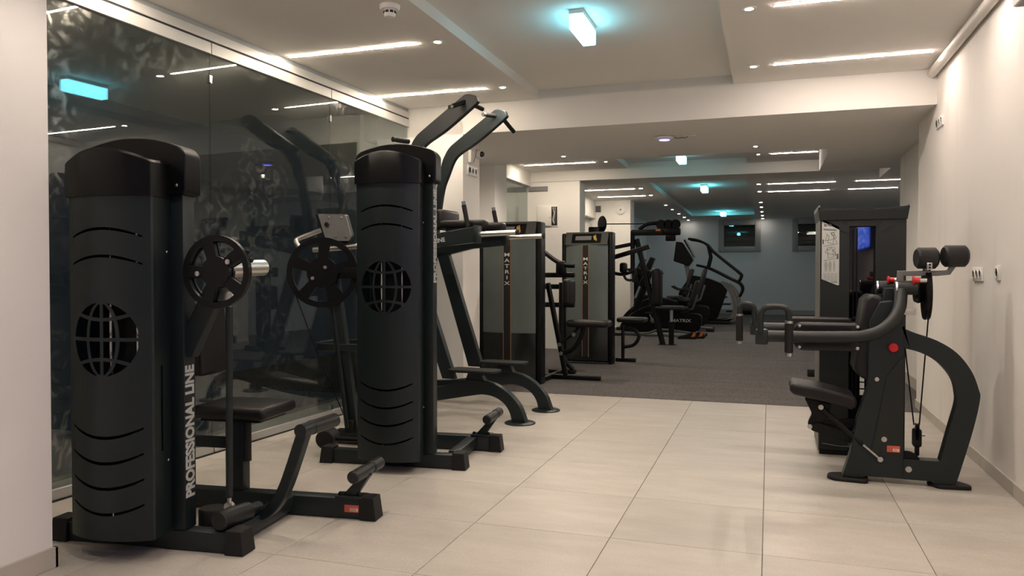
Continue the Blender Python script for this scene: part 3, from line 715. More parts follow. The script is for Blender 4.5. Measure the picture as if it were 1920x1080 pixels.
for u, z in ((-1.17, 1.605), (-1.075, 1.60), (-1.12, 1.465), (-1.04, 1.465)): MB().lathe((u, .580, z), [(.009, 0), (.008, -.006), (.004, -.007)], (0, 1, 0), 10).obj('screw', 'steel', m2)
MB().lathe((-1.185, .580, 1.555), [(.016, 0), (.016, -.012), (.010, -.014)], (0, 1, 0), 12).obj('knob', 'rubber', m2)
MB().tube(cat([(-1.20, .62, 1.535), (-1.33, .62, 1.49), (-1.42, .60, 1.455), (-1.425, .58, 1.43), (-1.385, .56, 1.385)], 5), .018, 12).obj('handle', 'steel', m2)
MB().tube([(-1.30, .60, 1.375), (-1.05, .60, 1.39), (-.75, .60, 1.425)], .020, 12).obj('handle', 'steel', m2)

# ---- machine 3: dip and chin tower
m3 = thing('dip_chin_machine', 'tall anthracite dip and chin-up machine with curved overhead arms and footplates', 'dip machine', (-1.92, 6.127, 0), -3.5)
armU = [(-.438, 2.671), (-.508, 2.625), (-.81, 2.422), (-.893, 2.358), (-.938, 2.29), (-.966, 2.226), (-1.003, 2.075), (-1.04, 1.90), (-1.075, 1.666), (-1.14, 1.006)]
armD = [(-.319, 2.618), (-.335, 2.588), (-.543, 2.437), (-.658, 2.364), (-.782, 2.296), (-.845, 2.232), (-.902, 2.103), (-.945, 2.0), (-.975, 1.85), (-1.01, 1.60), (-1.07, 1.0)]
U = cat([(a, b, 0) for a, b in armU], 3); D = cat([(a, b, 0) for a, b in armD], 3)
tip = [(-.335, 2.655), (-.375, 2.668), (-.41, 2.674)]
armp = [(p.x, p.y) for p in U[::-1]] + tip[::-1] + [(p.x, p.y) for p in D]
legp = [(p.x, p.y) for p in cat([(-1.25, .20, 0), (-.90, .225, 0), (-.661, .262, 0), (-.507, .315, 0), (-.399, .335, 0), (-.27, .330, 0), (-.14, .298, 0), (-.031, .233, 0), (.055, .139, 0), (.108, .010, 0)], 4)] + \
       [(p.x, p.y) for p in cat([(-.012, .010, 0), (-.034, .088, 0), (-.079, .152, 0), (-.152, .198, 0), (-.238, .217, 0), (-.337, .209, 0), (-.661, .147, 0), (-.90, .11, 0), (-1.25, .08, 0)], 4)]
for s in (-1, 1):
    v = .31 * s
    MB().plate(armp, v - .025, v + .025).obj('overhead_arm', 'anthracite', m3, .004)
    MB().plate(legp, v - .035, v + .035).obj('leg', 'anthracite', m3, .004)
    MB().lathe((.045, v, 0), [(.125, 0), (.125, .008), (.11, .014), (.02, .014)]).obj('foot_plate', 'anthracite', m3)
    MB().plate([(-1.02, 1.40), (-.90, 1.40), (-.555, .36), (-.694, .36)] if s > 0 else [(-1.02, 1.40), (-.90, 1.40), (-.525, .33), (-.640, .33)], v - .035, v + .025).obj('slanted_post', 'anthracite', m3, .004)
    MB().plate([(-1.06, 1.485), (-.66, 1.545), (-.335, 1.592), (-.322, 1.46), (-.66, 1.432), (-1.06, 1.345)], v - .035, v + .03).obj('dip_beam', 'anthracite', m3, .004)
    B(-.350, -.312, v - .05, v + .045, 1.455, 1.60, r=.006).obj('end_bracket', 'anthracite', m3)
    MB().cyl((-.33, v, 1.526), (.015, v, 1.535), .0235, 18).obj('dip_handle', 'chrome', m3)
    MB().cyl((.012, v, 1.535), (.030, v, 1.535), .0235, 18).obj('handle_plug', 'rubber', m3)
    MB().rod((-.415, v, 1.585), (-.455, v, 1.775), .0195).obj('upright_grip', 'rubber', m3)
    MB().cyl((-.453, v, 1.77), (-.458, v, 1.800), .0165, 14).obj('grip_end', 'grey_metal', m3)
    MB().slab(rnd([(-.575, v - .105), (-.14, v - .105), (-.14, v + .105), (-.575, v + .105)], .07, 5), .395, .418).obj('step_plate', 'rubber', m3, .006)
    MB().plate([(-.43, .32), (-.25, .32), (-.30, .396), (-.40, .396)], v - .03, v + .03).obj('step_bracket', 'anthracite', m3)
    B(-.72, -.30, v * .62 - .06, v * .62 + .06, 1.590, 1.655, r=.024, seg=3).obj('elbow_pad', 'leather', m3)
    B(-.66, -.36, v * .62 - .04, v * .62 + .04, 1.555, 1.592).obj('pad_support', 'black_metal', m3)
    # overhead grips
    a, b = Vector((-.43, v, 2.62)), Vector((-.47, v - .20, 2.60) if s > 0 else (-.50, v - .17, 2.545))
    MB().rod(a, a.lerp(b, .85), .019).obj('overhead_grip', 'rubber', m3); MB().cyl(a.lerp(b, .85), b, .017, 14).obj('grip_end', 'steel', m3)
    a, b = Vector((-.36, v, 2.585)), Vector((-.33, v + .18, 2.50) if s > 0 else (-.36, v + .17, 2.585))
    MB().rod(a, b, .019).obj('overhead_grip', 'rubber', m3)
B(-.80, -.72, -.17, .17, 1.58, 1.76, r=.03, seg=3).obj('back_pad', 'leather', m3)
MB().rod((-.95, -.34, 2.32), (-1.02, -.50, 2.32), .021).obj('wide_grip', 'rubber', m3)
B(-1.30, -1.08, -.24, .10, 0, 1.80, r=.01).obj('weight_housing', 'anthracite', m3)
B(-1.30, -1.20, -.42, .42, .0, .10, r=.004).obj('rear_bar', 'anthracite', m3)
for z in (1.42, 1.06): B(-1.14, -1.04, -.33, .33, z - .04, z + .04, r=.004).obj('cross_member', 'anthracite', m3)
text('lettering', 'LINE', .05, basis((1, 0, .14), (-.14, 0, 1), (-.66, -.3462, 1.48)), 'letter_grey', m3, bold=.001)

# ------------------------------------------------------------------ MATRIX selectorised stations
def matrix_tower(root, w, d, h):
    """tower in local coords: front at v=0 facing -v, width along u centred, height h"""
    hw = w / 2; n = 16
    B(-hw + .02, hw - .02, .05, d, .02, h - .05, r=.01).obj('body', 'black_metal', root)
    for s in (-1, 1):
        u0, u1 = sorted((s * hw, s * (hw - .055)))
        B(u0, u1, -.005, d + .01, 0, h - .005 if s > 0 else h - .015, r=.02, seg=3).obj('side_frame', 'black_plastic', root)
    def curved(z0, z1, v, e=.0):
        out = []; inn = []
        for k in range(n + 1):
            s = -1 + 2 * k / n; out.append(((hw - .06) * s, v - .055 * (1 - s * s)))
        return [(p[0], p[1]) for p in out] + [((hw - .06), .06), (-(hw - .06), .06)]
    MB().slab(curved(0, 0, .0), .56, h - .17).obj('shield', 'shield', root)
    MB().slab(curved(0, 0, .002), .05, .558).obj('lower_shield', 'shield_low', root)
    sv = -.0585
    B(-.040, .040, sv - .004, sv + .03, .10, h - .18).obj('centre_strip', 'inside_black', root)
    for s in (-1, 1): B(s * .043 - .0035, s * .043 + .0035, sv - .006, sv + .03, .10, h - .18).obj('copper_line', 'copper', root)
    for k, ch in enumerate('MATRIX'): text('letter', ch, .056, basis((1, 0, 0), (0, 0, 1), (0, sv - .005, h - .365 - .062 * k)), 'letter_white', root, bold=.0003, wide=1.6)
    # console
    con = MB().prism([(-hw + .06, -.055, h - .175), (hw - .06, -.055, h - .175), (hw - .06, .09, h - .175), (-hw + .06, .09, h - .175)],
                     [(-hw + .05, .03, h), (hw - .05, .03, h), (hw - .05, .10, h), (-hw + .05, .10, h)]).obj('console', 'display', root, .008)
    t = Vector((0, .085, .175)).normalized(); nrm = Vector((0, -.175, .085)).normalized(); c0 = Vector((0, -.0125, h - .0875)) + nrm * .002
    def quad(mb, x0, x1, a0, a1, th):
        q = [c0 + Vector((x, 0, 0)) + t * a for x, a in ((x0, a0), (x1, a0), (x1, a1), (x0, a1))]
        mb.prism([tuple(p) for p in q], [tuple(p + nrm * th) for p in q]); return mb
    quad(MB(), -.20, .20, -.07, .065, .006).obj('bezel', 'black_plastic', con)
    quad(MB(), -.15, .07, -.03, .03, .008).obj('screen', 'mid_grey', con)
    fg = MB(); quad(fg, .105, .135, -.03, .025, .009); quad(fg, .112, .128, .028, .045, .009); quad(fg, .095, .106, .0, .035, .009); quad(fg, .134, .146, -.045, -.01, .009)
    fg.obj('figure_icon', 'gold', con)
s1 = thing('shoulder_press_station', 'black MATRIX station with grey shield tower behind the dip machine', 'weight machine', (-2.70, 7.90, 0), -2, 'black stations on the carpet')
matrix_tower(s1, .735, .16, 1.775)
def L1(x, y): return (x + 2.70, y - 7.90)
B(.15, .90, .50, .56, .006, .055, r=.012).obj('base_tube', 'black_metal', s1)
B(.28, .34, .10, .9, .006, .055, r=.012).obj('base_tube', 'black_metal', s1)
MB().bar([(.49, .53, .05), (.275, .53, 1.10)], .05, .065, (0, 1, 0)).obj('seat_mast', 'black_metal', s1, .01)
B(.515, 1.0, .42, .68, .605, .685, r=.036, seg=4).obj('seat', 'leather', s1)
B(.48, .575, .40, .66, .86, 1.145, r=.035, seg=4).obj('backrest', 'leather', s1)
MB().tube(cat([(.44, .53, .30), (.56, .53, .34), (.66, .53, .47), (.70, .53, .61)], 4), .028, 10).obj('seat_strut', 'black_metal', s1)
MB().tube([(.42, .50, .40), (.58, .50, .52), (.66, .50, .61)], .018, 10).obj('seat_strut', 'black_metal', s1)
for u, z in ((.43, .40), (.45, .30), (.60, .52)): MB().lathe((u, .48, z), [(.022, 0), (.022, -.02), (.012, -.022)], (0, 1, 0), 12).obj('pivot', 'grey_metal', s1)
for z, v in ((1.16, 1.0), (1.02, 1.0), (.80, 1.0)): B(.0, .45, v, v + .06, z, z + .06, r=.012).obj('press_bar', 'black_metal', s1)
MB().tube(cat([(.30, .98, 1.10), (.30, .98, .4), (.33, 1.0, .18), (.44, 1.02, .05)], 5), .03, 10).obj('rear_leg', 'black_metal', s1)
B(.14, .47, .96, 1.05, .006, .05, r=.01).obj('rear_foot', 'black_metal', s1)
B(.24, .36, .92, 1.02, 1.18, 1.36, r=.03).obj('pivot_block', 'black_plastic', s1)
MB().tube(cat([(.10, .95, 1.46), (.24, .95, 1.36), (.36, .95, 1.31), (.47, .95, 1.30)], 4), .028, 10).obj('press_arm', 'black_metal', s1)
B(.36, .42, .96, 1.0, 1.085, 1.105).obj('range_lever', 'orange', s1)

s2 = thing('row_station', 'black MATRIX station with grey shield tower farther back on the carpet', 'weight machine', (-2.31, 9.97, 0), -3, 'black stations on the carpet')
matrix_tower(s2, .70, .16, 1.765)
B(.34, .72, .25, .55, .55, .615, r=.028, seg=4).obj('seat', 'leather', s2)
MB().tube(cat([(.38, .4, .46), (.55, .4, .44), (.62, .4, .36), (.55, .4, .24), (.38, .4, .20)], 5), .025, 10).obj('seat_frame', 'black_metal', s2)
B(.3, .58, .37, .43, .006, .055, r=.01).obj('base_tube', 'black_metal', s2); B(.38, .42, .37, .43, .05, .5, r=.01).obj('seat_post', 'black_metal', s2)
MB().bar([(.2, .6, 1.43), (.72, .6, 1.58)], .06, .09, (0, 1, 0)).obj('press_arm', 'black_metal', s2, .01)
MB().tube(cat([(.2, .55, 1.22), (.38, .55, 1.20), (.56, .55, 1.27), (.60, .55, 1.28)], 4), .024, 10).obj('press_arm', 'black_metal', s2)
MB().tube(cat([(.38, .5, 1.20), (.42, .5, 1.13), (.50, .5, 1.12), (.54, .5, 1.18), (.55, .5, 1.27)], 5), .018, 10).obj('handle', 'rubber', s2)
B(.33, .42, .45, .6, 1.22, 1.36, r=.03).obj('pivot_block', 'black_plastic', s2)

# pulldown machine with slanted leg
s3 = thing('lat_pulldown_machine', 'black pulldown machine with slanted leg, seat and overhead pulleys', 'weight machine', (-1.72, 13.05, 0), 0)
MB().tube([(.02, 0, 0), (-.43, 0, 1.80)], .048, 14).obj('slanted_leg', 'black_metal', s3)
MB().lathe((.02, 0, .004), [(.08, 0), (.08, .012), (.03, .014)]).obj('leg_foot', 'black_metal', s3)
B(-.52, .02, -.05, .05, 1.86, 1.96, r=.015).obj('top_arm', 'black_metal', s3)
MB().tube([(-.50, .0, 1.94), (-.50, .0, 1.28)], .038, 12).obj('hanging_bar', 'black_metal', s3)
for v in (-.10, .18):
    MB().tube([(-.48, v, 1.25), (-.46, v, 1.06)], .024, 10).obj('handle', 'rubber', s3)
    MB().cyl((-.484, v, 1.27), (-.482, v, 1.245), .026, 10).obj('handle_ring', 'steel', s3)
MB().tube([(-.70, 0, 1.28), (-.25, 0, 1.28)], .022, 10).obj('handle_bar', 'black_metal', s3)
MB().tube(cat([(-.40, .05, 1.96), (-.28, .05, 2.05), (-.12, .05, 2.07), (.1, .05, 2.05)], 4), .035, 10).obj('pulley_arm', 'black_metal', s3)
for k in range(3): MB().lathe((-.02 + .12 * k, .0, 2.04), [(.075, 0), (.085, .01), (.075, .02), (.085, .03), (.075, .04), (.03, .045)], (0, 1, 0), 18).obj('pulley', 'black_plastic', s3)
B(-.06, .30, -.02, .10, 1.86, 1.98, r=.02).obj('pulley_block', 'black_plastic', s3); B(.05, .22, .0, .08, 1.76, 1.88, r=.02).obj('pulley_block', 'black_plastic', s3)
B(-.10, -.02, -.058, -.05, 1.93, 1.96).obj('orange_mark', 'orange', s3)
MB().lathe((-1.04, -.02, 2.07), [(.135, 0), (.145, .015), (.135, .03), (.06, .06), (.03, .065)], (.75, .65, 0), 24).obj('cam_disc', 'black_plastic', s3)
MB().tube([(-1.0, 0, 2.07), (-.3, .03, 2.06)], .009, 6).obj('cable', 'black_metal', s3)
MB().bar([(-1.15, .05, 1.60), (-.40, .05, 1.74)], .06, .10, (0, 1, 0)).obj('side_beam', 'black_metal', s3, .01)
B(-1.25, -1.05, -.12, .20, 0, 2.02, r=.02).obj('weight_column', 'black_metal', s3)
B(-.16, .00, -.14, .14, .66, 1.30, r=.06, seg=4).obj('backrest', 'leather', s3)
B(-.10, .36, -.17, .17, .60, .665, r=.028, seg=4).obj('seat', 'leather', s3)
MB().cyl((.16, 0, .36), (.16, 0, .60), .026, 12).obj('seat_piston', 'steel', s3)
MB().cyl((.16, 0, .0), (.16, 0, .40), .045, 14).obj('seat_post', 'black_metal', s3)
MB().lathe((.16, 0, .004), [(.085, 0), (.085, .012), (.03, .014)]).obj('leg_foot', 'black_metal', s3)

# ------------------------------------------------------------------ cardio machines at the back
def bike(label, loc, rz, lettering):
    r = thing('exercise_bike', label, 'exercise bike', loc, rz, 'cardio machines at the back')
    body = [(p.x, p.y) for p in cat([(-.82, .10, 0), (-.80, .24, 0), (-.60, .43, 0), (-.30, .58, 0), (.0, .56, 0), (.35, .46, 0), (.66, .44, 0), (.74, .36, 0), (.70, .14, 0)], 4)] + [(.55, .08), (-.7, .08)]
    MB().plate(body, -.10, .10).obj('body_shroud', 'black_plastic', r, .02)
    MB().plate([(-.62, .43), (-.48, .50), (-.28, .98), (-.40, .98)], -.05, .05).obj('console_mast', 'black_metal', r, .01)
    for s in (-1, 1):
        MB().tube(cat([(-.85, s * .16, .05), (-.3, s * .16, .06), (-.1, s * .16, .12), (.15, s * .17, .13), (.7, s * .16, .06), (.78, s * .12, .05)], 4), .022, 10).obj('base_rail', 'grey_metal', r)
        MB().lathe((-.18, s * .105, .30), [(.05, 0), (.04, .012 * s), (.012, .016 * s)], (0, 1, 0), 16).obj('crank_cover', 'silver_cover', r)
        MB().bar([(-.18, s * .13, .30), (-.18 + s * .07, s * .13, .30 - s * .15)], .02, .03, (0, 1, 0)).obj('crank', 'steel', r)
        q = (-.18 + s * .07, s * .19, .30 - s * .15)
        B(q[0] - .06, q[0] + .06, q[1] - .05, q[1] + .05, q[2] - .02, q[2] + .02, r=.01).obj('pedal', 'rubber', r)
        MB().tube(cat([(-.36, 0, .94), (-.30, s * .2, .98), (-.10, s * .25, 1.0)], 4), .016, 8).obj('handlebar', 'rubber', r)
    for v in (-.22, .22): B(-.9, -.76, v - .06, v + .06, 0, .06, r=.015).obj('foot', 'rubber', r)
    for v in (-.22, .22): B(.68, .82, v - .06, v + .06, 0, .06, r=.015).obj('foot', 'rubber', r)
    c = MB().plate([(-.46, .98), (-.34, .94), (-.22, 1.26), (-.30, 1.29)], -.18, .18).obj('console', 'black_plastic', r, .015)
    MB().plate([(-.325, 1.0), (-.32, .997), (-.22, 1.24), (-.226, 1.245)], -.15, .15).obj('screen', 'gloss_black', c)
    B(.18, .52, -.19, .19, .50, .575, r=.03, seg=3).obj('seat', 'leather', r)
    MB().prism([(.48, -.19, .58), (.57, -.19, .58), (.57, .19, .58), (.48, .19, .58)], [(.62, -.15, 1.08), (.70, -.15, 1.08), (.70, .15, 1.08), (.62, .15, 1.08)]).obj('backrest', 'leather', r, .03)
    MB().tube([(.34, 0, .45), (.56, .0, .55), (.64, 0, .8)], .03, 10).obj('seat_frame', 'grey_metal', r)
    for s in (-1, 1): MB().tube(cat([(.55, s * .24, .70), (.40, s * .25, .70), (.28, s * .25, .76)], 4), .016, 8).obj('seat_handle', 'rubber', r)
    if lettering: text('lettering', 'MATRIX', .085, basis((1, 0, 0), (0, 0, 1), (.36, -.1215, .31)), 'letter_white', r, bold=.001, space=1.0, wide=1.2)
    return r
bike('black recumbent bike with MATRIX lettering on its side shroud', (-1.95, 14.95, 0), 0, True)
b2 = bike('recumbent bike behind the lettered bike, left of the stepper', (-2.05, 16.5, 0), 3, False); b2.scale = (1.18, 1.18, 1.22)
b3 = bike('rearmost recumbent bike in the dark bay', (-2.45, 17.85, 0), 3, False); b3.scale = (1.18, 1.18, 1.22)
bk = [o for o in bpy.data.objects if o.name.startswith('exercise_bike')][0]
for v, dx in ((-.30, 0), (.02, .12)):
    t = thing('training_shoe', 'black shoe with orange sides standing %s under the bike seat' % ('nearer' if v < 0 else 'farther'), 'shoe', (-1.43 + dx, 14.50 + v * .5, .004), 8, 'pair of black and orange shoes')
    MB().plate(rnd([(-.16, 0), (.15, 0), (.17, .03), (.16, .12), (.06, .13), (-.02, .085), (-.13, .06), (-.17, .03)], .02), -.045, .045).obj('upper', 'rubber', t, .015)
    MB().plate(rnd([(.07, .035), (.14, .05), (.155, .115), (.11, .125)], .01), -.049, .049).obj('side_stripe', 'orange', t)
    MB().plate(rnd([(-.17, 0), (.165, 0), (.17, .025), (-.175, .022)], .01), -.052, .052).obj('sole', 'black_plastic', t)

st = thing('stair_climber', 'dark stair climber with long black handrails and grey ribbed side covers', 'stair climber', (-1.25, 19.2, 0), 0, 'cardio machines at the back')
MB().plate(rnd([(-.75, .10), (-.85, .75), (-.55, 1.18), (-.15, 1.10), (.22, .95), (.30, .85), (.05, .10)], .06), -.28, .28).obj('body_shroud', 'black_plastic', st, .02)
for k in range(3):
    q = cat([(.16 + .075 * k, 0, 1.02 - .03 * k), (.34 + .075 * k, 0, .80), (.44 + .07 * k, 0, .50), (.43 + .06 * k, 0, .24), (.28 + .06 * k, 0, .10), (-.1, 0, .06)], 5)
    for s in (-1, 1): MB().bar([(p.x, s * .30, p.z) for p in q], .05, .045, (0, 1, 0)).obj('side_rib', 'silver_cover', st)
for k in range(5): B(.02 + .085 * k, .20 + .085 * k, -.27, .27, .80 - .17 * k, .83 - .17 * k, r=.006).obj('step', 'black_metal', st)
for s in (-1, 1):
    MB().tube(cat([(-.62, s * .30, 2.06), (-.40, s * .31, 2.02), (-.20, s * .32, 1.93), (-.05, s * .33, 1.76), (.30, s * .34, 1.46), (.55, s * .34, 1.25), (.62, s * .34, 1.16), (.55, s * .34, 1.0)], 5), .030, 10).obj('handrail', 'black_metal', st)
    MB().tube(cat([(-.42, s * .32, 1.42), (-.1, s * .32, 1.33), (.35, s * .33, 1.10), (.58, s * .33, .98), (.65, s * .33, .84), (.58, s * .33, .66)], 5), .030, 10).obj('handrail', 'black_metal', st)
    MB().tube([(-.16, s * .32, 1.90), (-.10, s * .32, 1.62), (-.16, s * .32, 1.36)], .024, 8).obj('rail_brace', 'black_metal', st)
c = MB().plate([(-.98, 1.52), (-.62, 1.40), (-.52, 1.55), (-.78, 1.98), (-.92, 2.0)], -.20, .20).obj('console', 'black_plastic', st, .02)
MB().plate([(-.50, 1.60), (-.47, 1.62), (-.70, 2.05), (-.74, 2.03)], -.24, .24).obj('display', 'gloss_black', c)
MB().bar([(-.62, 0, 1.1), (-.70, 0, 1.5)], .10, .16, (0, 1, 0)).obj('console_mast', 'silver_cover', st, .02)
for s in (-1, 1): B(-.95, .35, s * .33 - .05, s * .33 + .05, 0, .08, r=.02).obj('base_rail', 'black_metal', st)

t = thing('foot_roller', 'low black roller cushion on the carpet before the back wall', 'roller', (-.62, 22.6, 0), 0)
MB().rod((-.20, 0, .18), (.22, 0, .18), .13, .04).obj('roller', 'leather', t)
for a in (-.16, .18): B(a - .03, a + .03, -.16, .16, .004, .12, r=.01).obj('foot', 'black_metal', t)
MB().tube(cat([(-.22, 0, .26), (-.1, 0, .34), (.12, 0, .34), (.26, 0, .26)], 4), .03, 8).obj('handle', 'black_metal', t)

# cable station mostly hidden behind the right tower
t = thing('cable_station', 'black cable station mostly hidden behind the right weight tower', 'weight machine', (.85, 9.55, 0), 0)
B(-.42, .3, -.05, .05, .004, .09, r=.01).obj('base_foot', 'rubber', t)
B(-.12, .05, -.08, .08, .05, 1.35, r=.015).obj('column', 'black_metal', t)
MB().rod((-.27, 0, 1.16), (-.27, 0, 1.30), .045).obj('grip', 'rubber', t); MB().tube([(-.27, 0, 1.23), (-.05, 0, 1.23)], .02, 8).obj('grip_arm', 'black_metal', t)
B(-.29, -.16, -.06, .06, .66, 1.02, r=.04, seg=3).obj('pad', 'leather', t); B(-.17, -.1, -.03, .03, .78, .88).obj('pad_arm', 'black_metal', t)

# ------------------------------------------------------------------ lateral raise machine on the right
R0x, R0y = .70, 4.95
lr = thing('lateral_raise_machine', 'anthracite lateral raise machine with padded arms, curved frame and roller pads', 'weight machine', (R0x, R0y, 0), 0)
def q(pts): return [(x - R0x, z) for x, z in pts]
V = lambda y: y - R0y
fr_in = cat([(.724, .781, 0), (.809, .758, 0), (.898, .707, 0), (.969, .62, 0), (.992, .533, 0), (.992, .473, 0), (.963, .353, 0), (.915, .150, 0)], 5)
fr_out = cat([(.700, .905, 0), (.782, .868, 0), (.897, .826, 0), (.994, .76, 0), (1.064, .664, 0), (1.100, .565, 0), (1.107, .505, 0), (1.076, .34, 0), (1.017, .109, 0), (.992, .022, 0)], 5)
frame = [(p.x, p.y) for p in fr_out] + [(.89, .022), (.875, .036), (.53, .036), (.515, .022), (.412, .022), (.447, .175), (.470, .130), (.60, .145)]
frame = [(p.x, p.y) for p in fr_out] + [(.885, .022), (.870, .034), (.535, .034), (.520, .022), (.410, .022), (.452, .165), (.488, .374), (.538, .55), (.545, .905), (.60, 1.02), (.665, 1.05), (.70, .98)]
hole = [(p.x, p.y) for p in fr_in] + [(.729, .146)]
# outer frame plate with the D-shaped opening, built as two joined outlines
left = [(.410, .022), (.520, .022), (.535, .034), (.729, .034), (.729, .95), (.665, 1.05), (.60, 1.04), (.548, .93), (.540, .55), (.488, .374), (.452, .165)]
right = [(.728, .905)] + [(p.x, p.y) for p in fr_out[1:]] + [(.885, .022), (.870, .034), (.728, .034), (.728, .148)] + [(p.x, p.y) for p in fr_in[::-1]] + [(.728, .781)]
MB().plate(q(left), V(4.80), V(4.88)).obj('upright_plate', 'anthracite', lr, .004)
MB().plate(q(right), V(4.80), V(4.88)).obj('curved_frame', 'anthracite', lr, .004)
MB().plate(q([(.56, .16), (.727, .16), (.727, .74), (.64, .62)]), V(4.793), V(4.80)).obj('cover_sheet', 'tower_paint', lr)
MB().slab(rnd([(.325 - R0x, V(4.82)), (.36 - R0x, V(4.77)), (.544 - R0x, V(4.753)), (.556 - R0x, V(4.90)), (.47 - R0x, V(4.93)), (.345 - R0x, V(4.90))], .03), 0, .022).obj('floor_pad', 'rubber', lr, .005)
MB().slab(rnd([(.856 - R0x, V(4.86)), (.90 - R0x, V(4.77)), (1.072 - R0x, V(4.79)), (1.075 - R0x, V(4.84)), (1.02 - R0x, V(4.92)), (.88 - R0x, V(4.93))], .03), 0, .022).obj('floor_pad', 'rubber', lr, .005)
def bolt(u, v, z, r=.014): MB().lathe((u - R0x, V(v), z), [(r, 0), (r, -.007), (r * .6, -.009)], (0, 1, 0), 14).obj('bolt', 'steel', lr)
for u, z, r in ((.588, .598, .012), (.628, .256, .015), (.755, .094, .017)): bolt(u, 4.797, z, r)
MB().lathe((.671 - R0x, V(4.795), .782), [(.025, 0), (.027, -.012), (.022, -.022), (.008, -.025)], (0, 1, 0), 18).obj('knob', 'red', lr)
sticker(lr, .643 - R0x, .710 - R0x, V(4.792), .186, .222)
# seat and linkage
def hexa(mb, A, Bq): return mb.prism(A, Bq)
seat = rnd([(.118, .508), (.128, .552), (.30, .532), (.478, .490), (.492, .445), (.465, .410), (.30, .455), (.14, .485)], .02)
MB().plate(q(seat), V(4.80), V(5.12)).obj('seat', 'leather', lr, .018)
MB().plate(q(rnd([(.205, .455), (.36, .425), (.335, .34), (.30, .31), (.275, .268), (.235, .268), (.225, .30), (.25, .36)], .015)), V(4.90), V(4.955)).obj('seat_bracket', 'black_metal', lr, .004)
MB().plate(q(rnd([(.225, .29), (.25, .262), (.44, .205), (.63, .205), (.65, .26), (.60, .285), (.46, .27), (.27, .315)], .012)), V(4.885), V(4.90)).obj('link_plate', 'black_metal', lr, .003)
MB().plate(q(rnd([(.25, .295), (.27, .315), (.45, .345), (.56, .33), (.56, .29), (.44, .285)], .012)), V(4.91), V(4.925)).obj('link_plate', 'black_metal', lr, .003)
MB().cyl((.295 - R0x, V(4.865), .410), (.52 - R0x, V(4.80), .215), .0135, 14).obj('gas_spring', 'black_metal', lr)
MB().cyl((.50 - R0x, V(4.803), .232), (.607 - R0x, V(4.785), .142), .007, 12).obj('gas_piston', 'steel', lr)
for u, v, z, r in ((.295, 4.855, .412, .015), (.236, 4.885, .287, .014), (.608, 4.788, .141, .015)): bolt(u, v, z, r)
# backrest
MB().plate(q([(.475, .65), (.50, .60), (.60, .565), (.635, .60), (.65, .95), (.62, 1.07), (.56, 1.088), (.522, 1.05), (.50, .88)]), V(4.84), V(5.14)).obj('backrest', 'leather', lr, .02)
MB().plate(q([(.60, .60), (.66, .60), (.70, 1.12), (.64, 1.12)]), V(4.92), V(5.04)).obj('back_support', 'anthracite', lr, .004)
# arms
def arm(yv, x0, y_sh, near):
    e = .004
    pth = [(x0, yv, .843), (.10, yv, .844), (.42, yv, .850), (.50, yv + (y_sh - yv) * .05, .856), (.585, yv + (y_sh - yv) * .15, .884), (.65, yv + (y_sh - yv) * .35, .935), (.695, yv + (y_sh - yv) * .6, 1.005), (.712, yv + (y_sh - yv) * .85, 1.075), (.715, y_sh, 1.118)]
    MB().tube([(p.x - R0x, p.y - R0y, p.z) for p in cat(pth, 5)], .034, 16).obj('arm_tube', 'tower_paint', lr)
    # clamp and U handle
    h = x0 + .022
    B(h - .036 - R0x, h + .034 - R0x, V(yv) - .04, V(yv) + .04, .795, .885, r=.012).obj('clamp', 'tower_paint', lr)
    if near: U = [(-.045, .86), (-.045, .96), (-.03, 1.0), (.0, 1.012), (.07, 1.012), (.10, .995), (.108, .95), (.108, .92)]
    else: U = [(-.092, .86), (-.092, .96), (-.105, .99), (-.13, 1.0), (-.165, 1.0), (-.185, .98), (-.187, .945), (-.187, .93)]
    MB().tube([(p.x - R0x, V(yv) - .03, p.y) for p in cat([(a, b, 0) for a, b in U], 4)], .0175, 12).obj('handle_loop', 'tower_paint', lr)
    gx = U[-1][0]
    MB().cyl((gx - R0x, V(yv) - .03, .935), (gx - R0x, V(yv) - .03, .922), .022, 14).obj('grip_ring', 'steel', lr)
    MB().rod((gx - R0x, V(yv) - .03, .925), (gx - R0x, V(yv) - .03, .752), .0235).obj('grip', 'rubber', lr)
    MB().cyl((gx - R0x, V(yv) - .03, .753), (gx - R0x, V(yv) - .03, .735), .020, 14).obj('grip_ring', 'steel', lr)
    # pad on its plate beside the arm
    s = 1 if near else -1
    a0, a1 = (.135, .485) if near else (.10, .50)
    MB().plate(q(rnd([(a0, .79), (a0 + .03, .765), (a1 - .01, .765), (a1, .80), (a1, .905), (a1 - .02, .925), (a0 + .03, .925), (a0, .90)], .02)), V(yv) + s * .055 - .026, V(yv) + s * .055 + .026).obj('arm_pad', 'leather', lr, .014)
    MB().plate(q([(a0 + .05, .795), (a1 - .05, .795), (a1 - .05, .905), (a0 + .05, .905)]), V(yv) + s * .015, V(yv) + s * .028).obj('pad_plate', 'black_metal', lr)
    if near:
        for u in (a0 + .03, a1 - .015):
            for z in (.785, .905): MB().lathe((u - R0x, V(yv) + .028, z), [(.009, 0), (.009, -.006), (.005, -.008)], (0, 1, 0), 12).obj('screw', 'steel', lr)
arm(4.62, -.060, 4.86, True)
arm(5.35, -.105, 5.06, False)
# pivot shaft tubes with chrome rims
for x0, yv in ((.690, 4.86), (.615, 5.06)):
    MB().cyl((x0 - R0x, V(yv), 1.120), (.80 - R0x, V(yv), 1.122), .040, 20).obj('pivot_tube', 'tower_paint', lr)
    MB().lathe((x0 - R0x, V(yv), 1.12), [(.032, -.004), (.042, -.004), (.042, .006), (.032, .006)], (1, 0, 0), 20).obj('chrome_rim', 'chrome', lr)
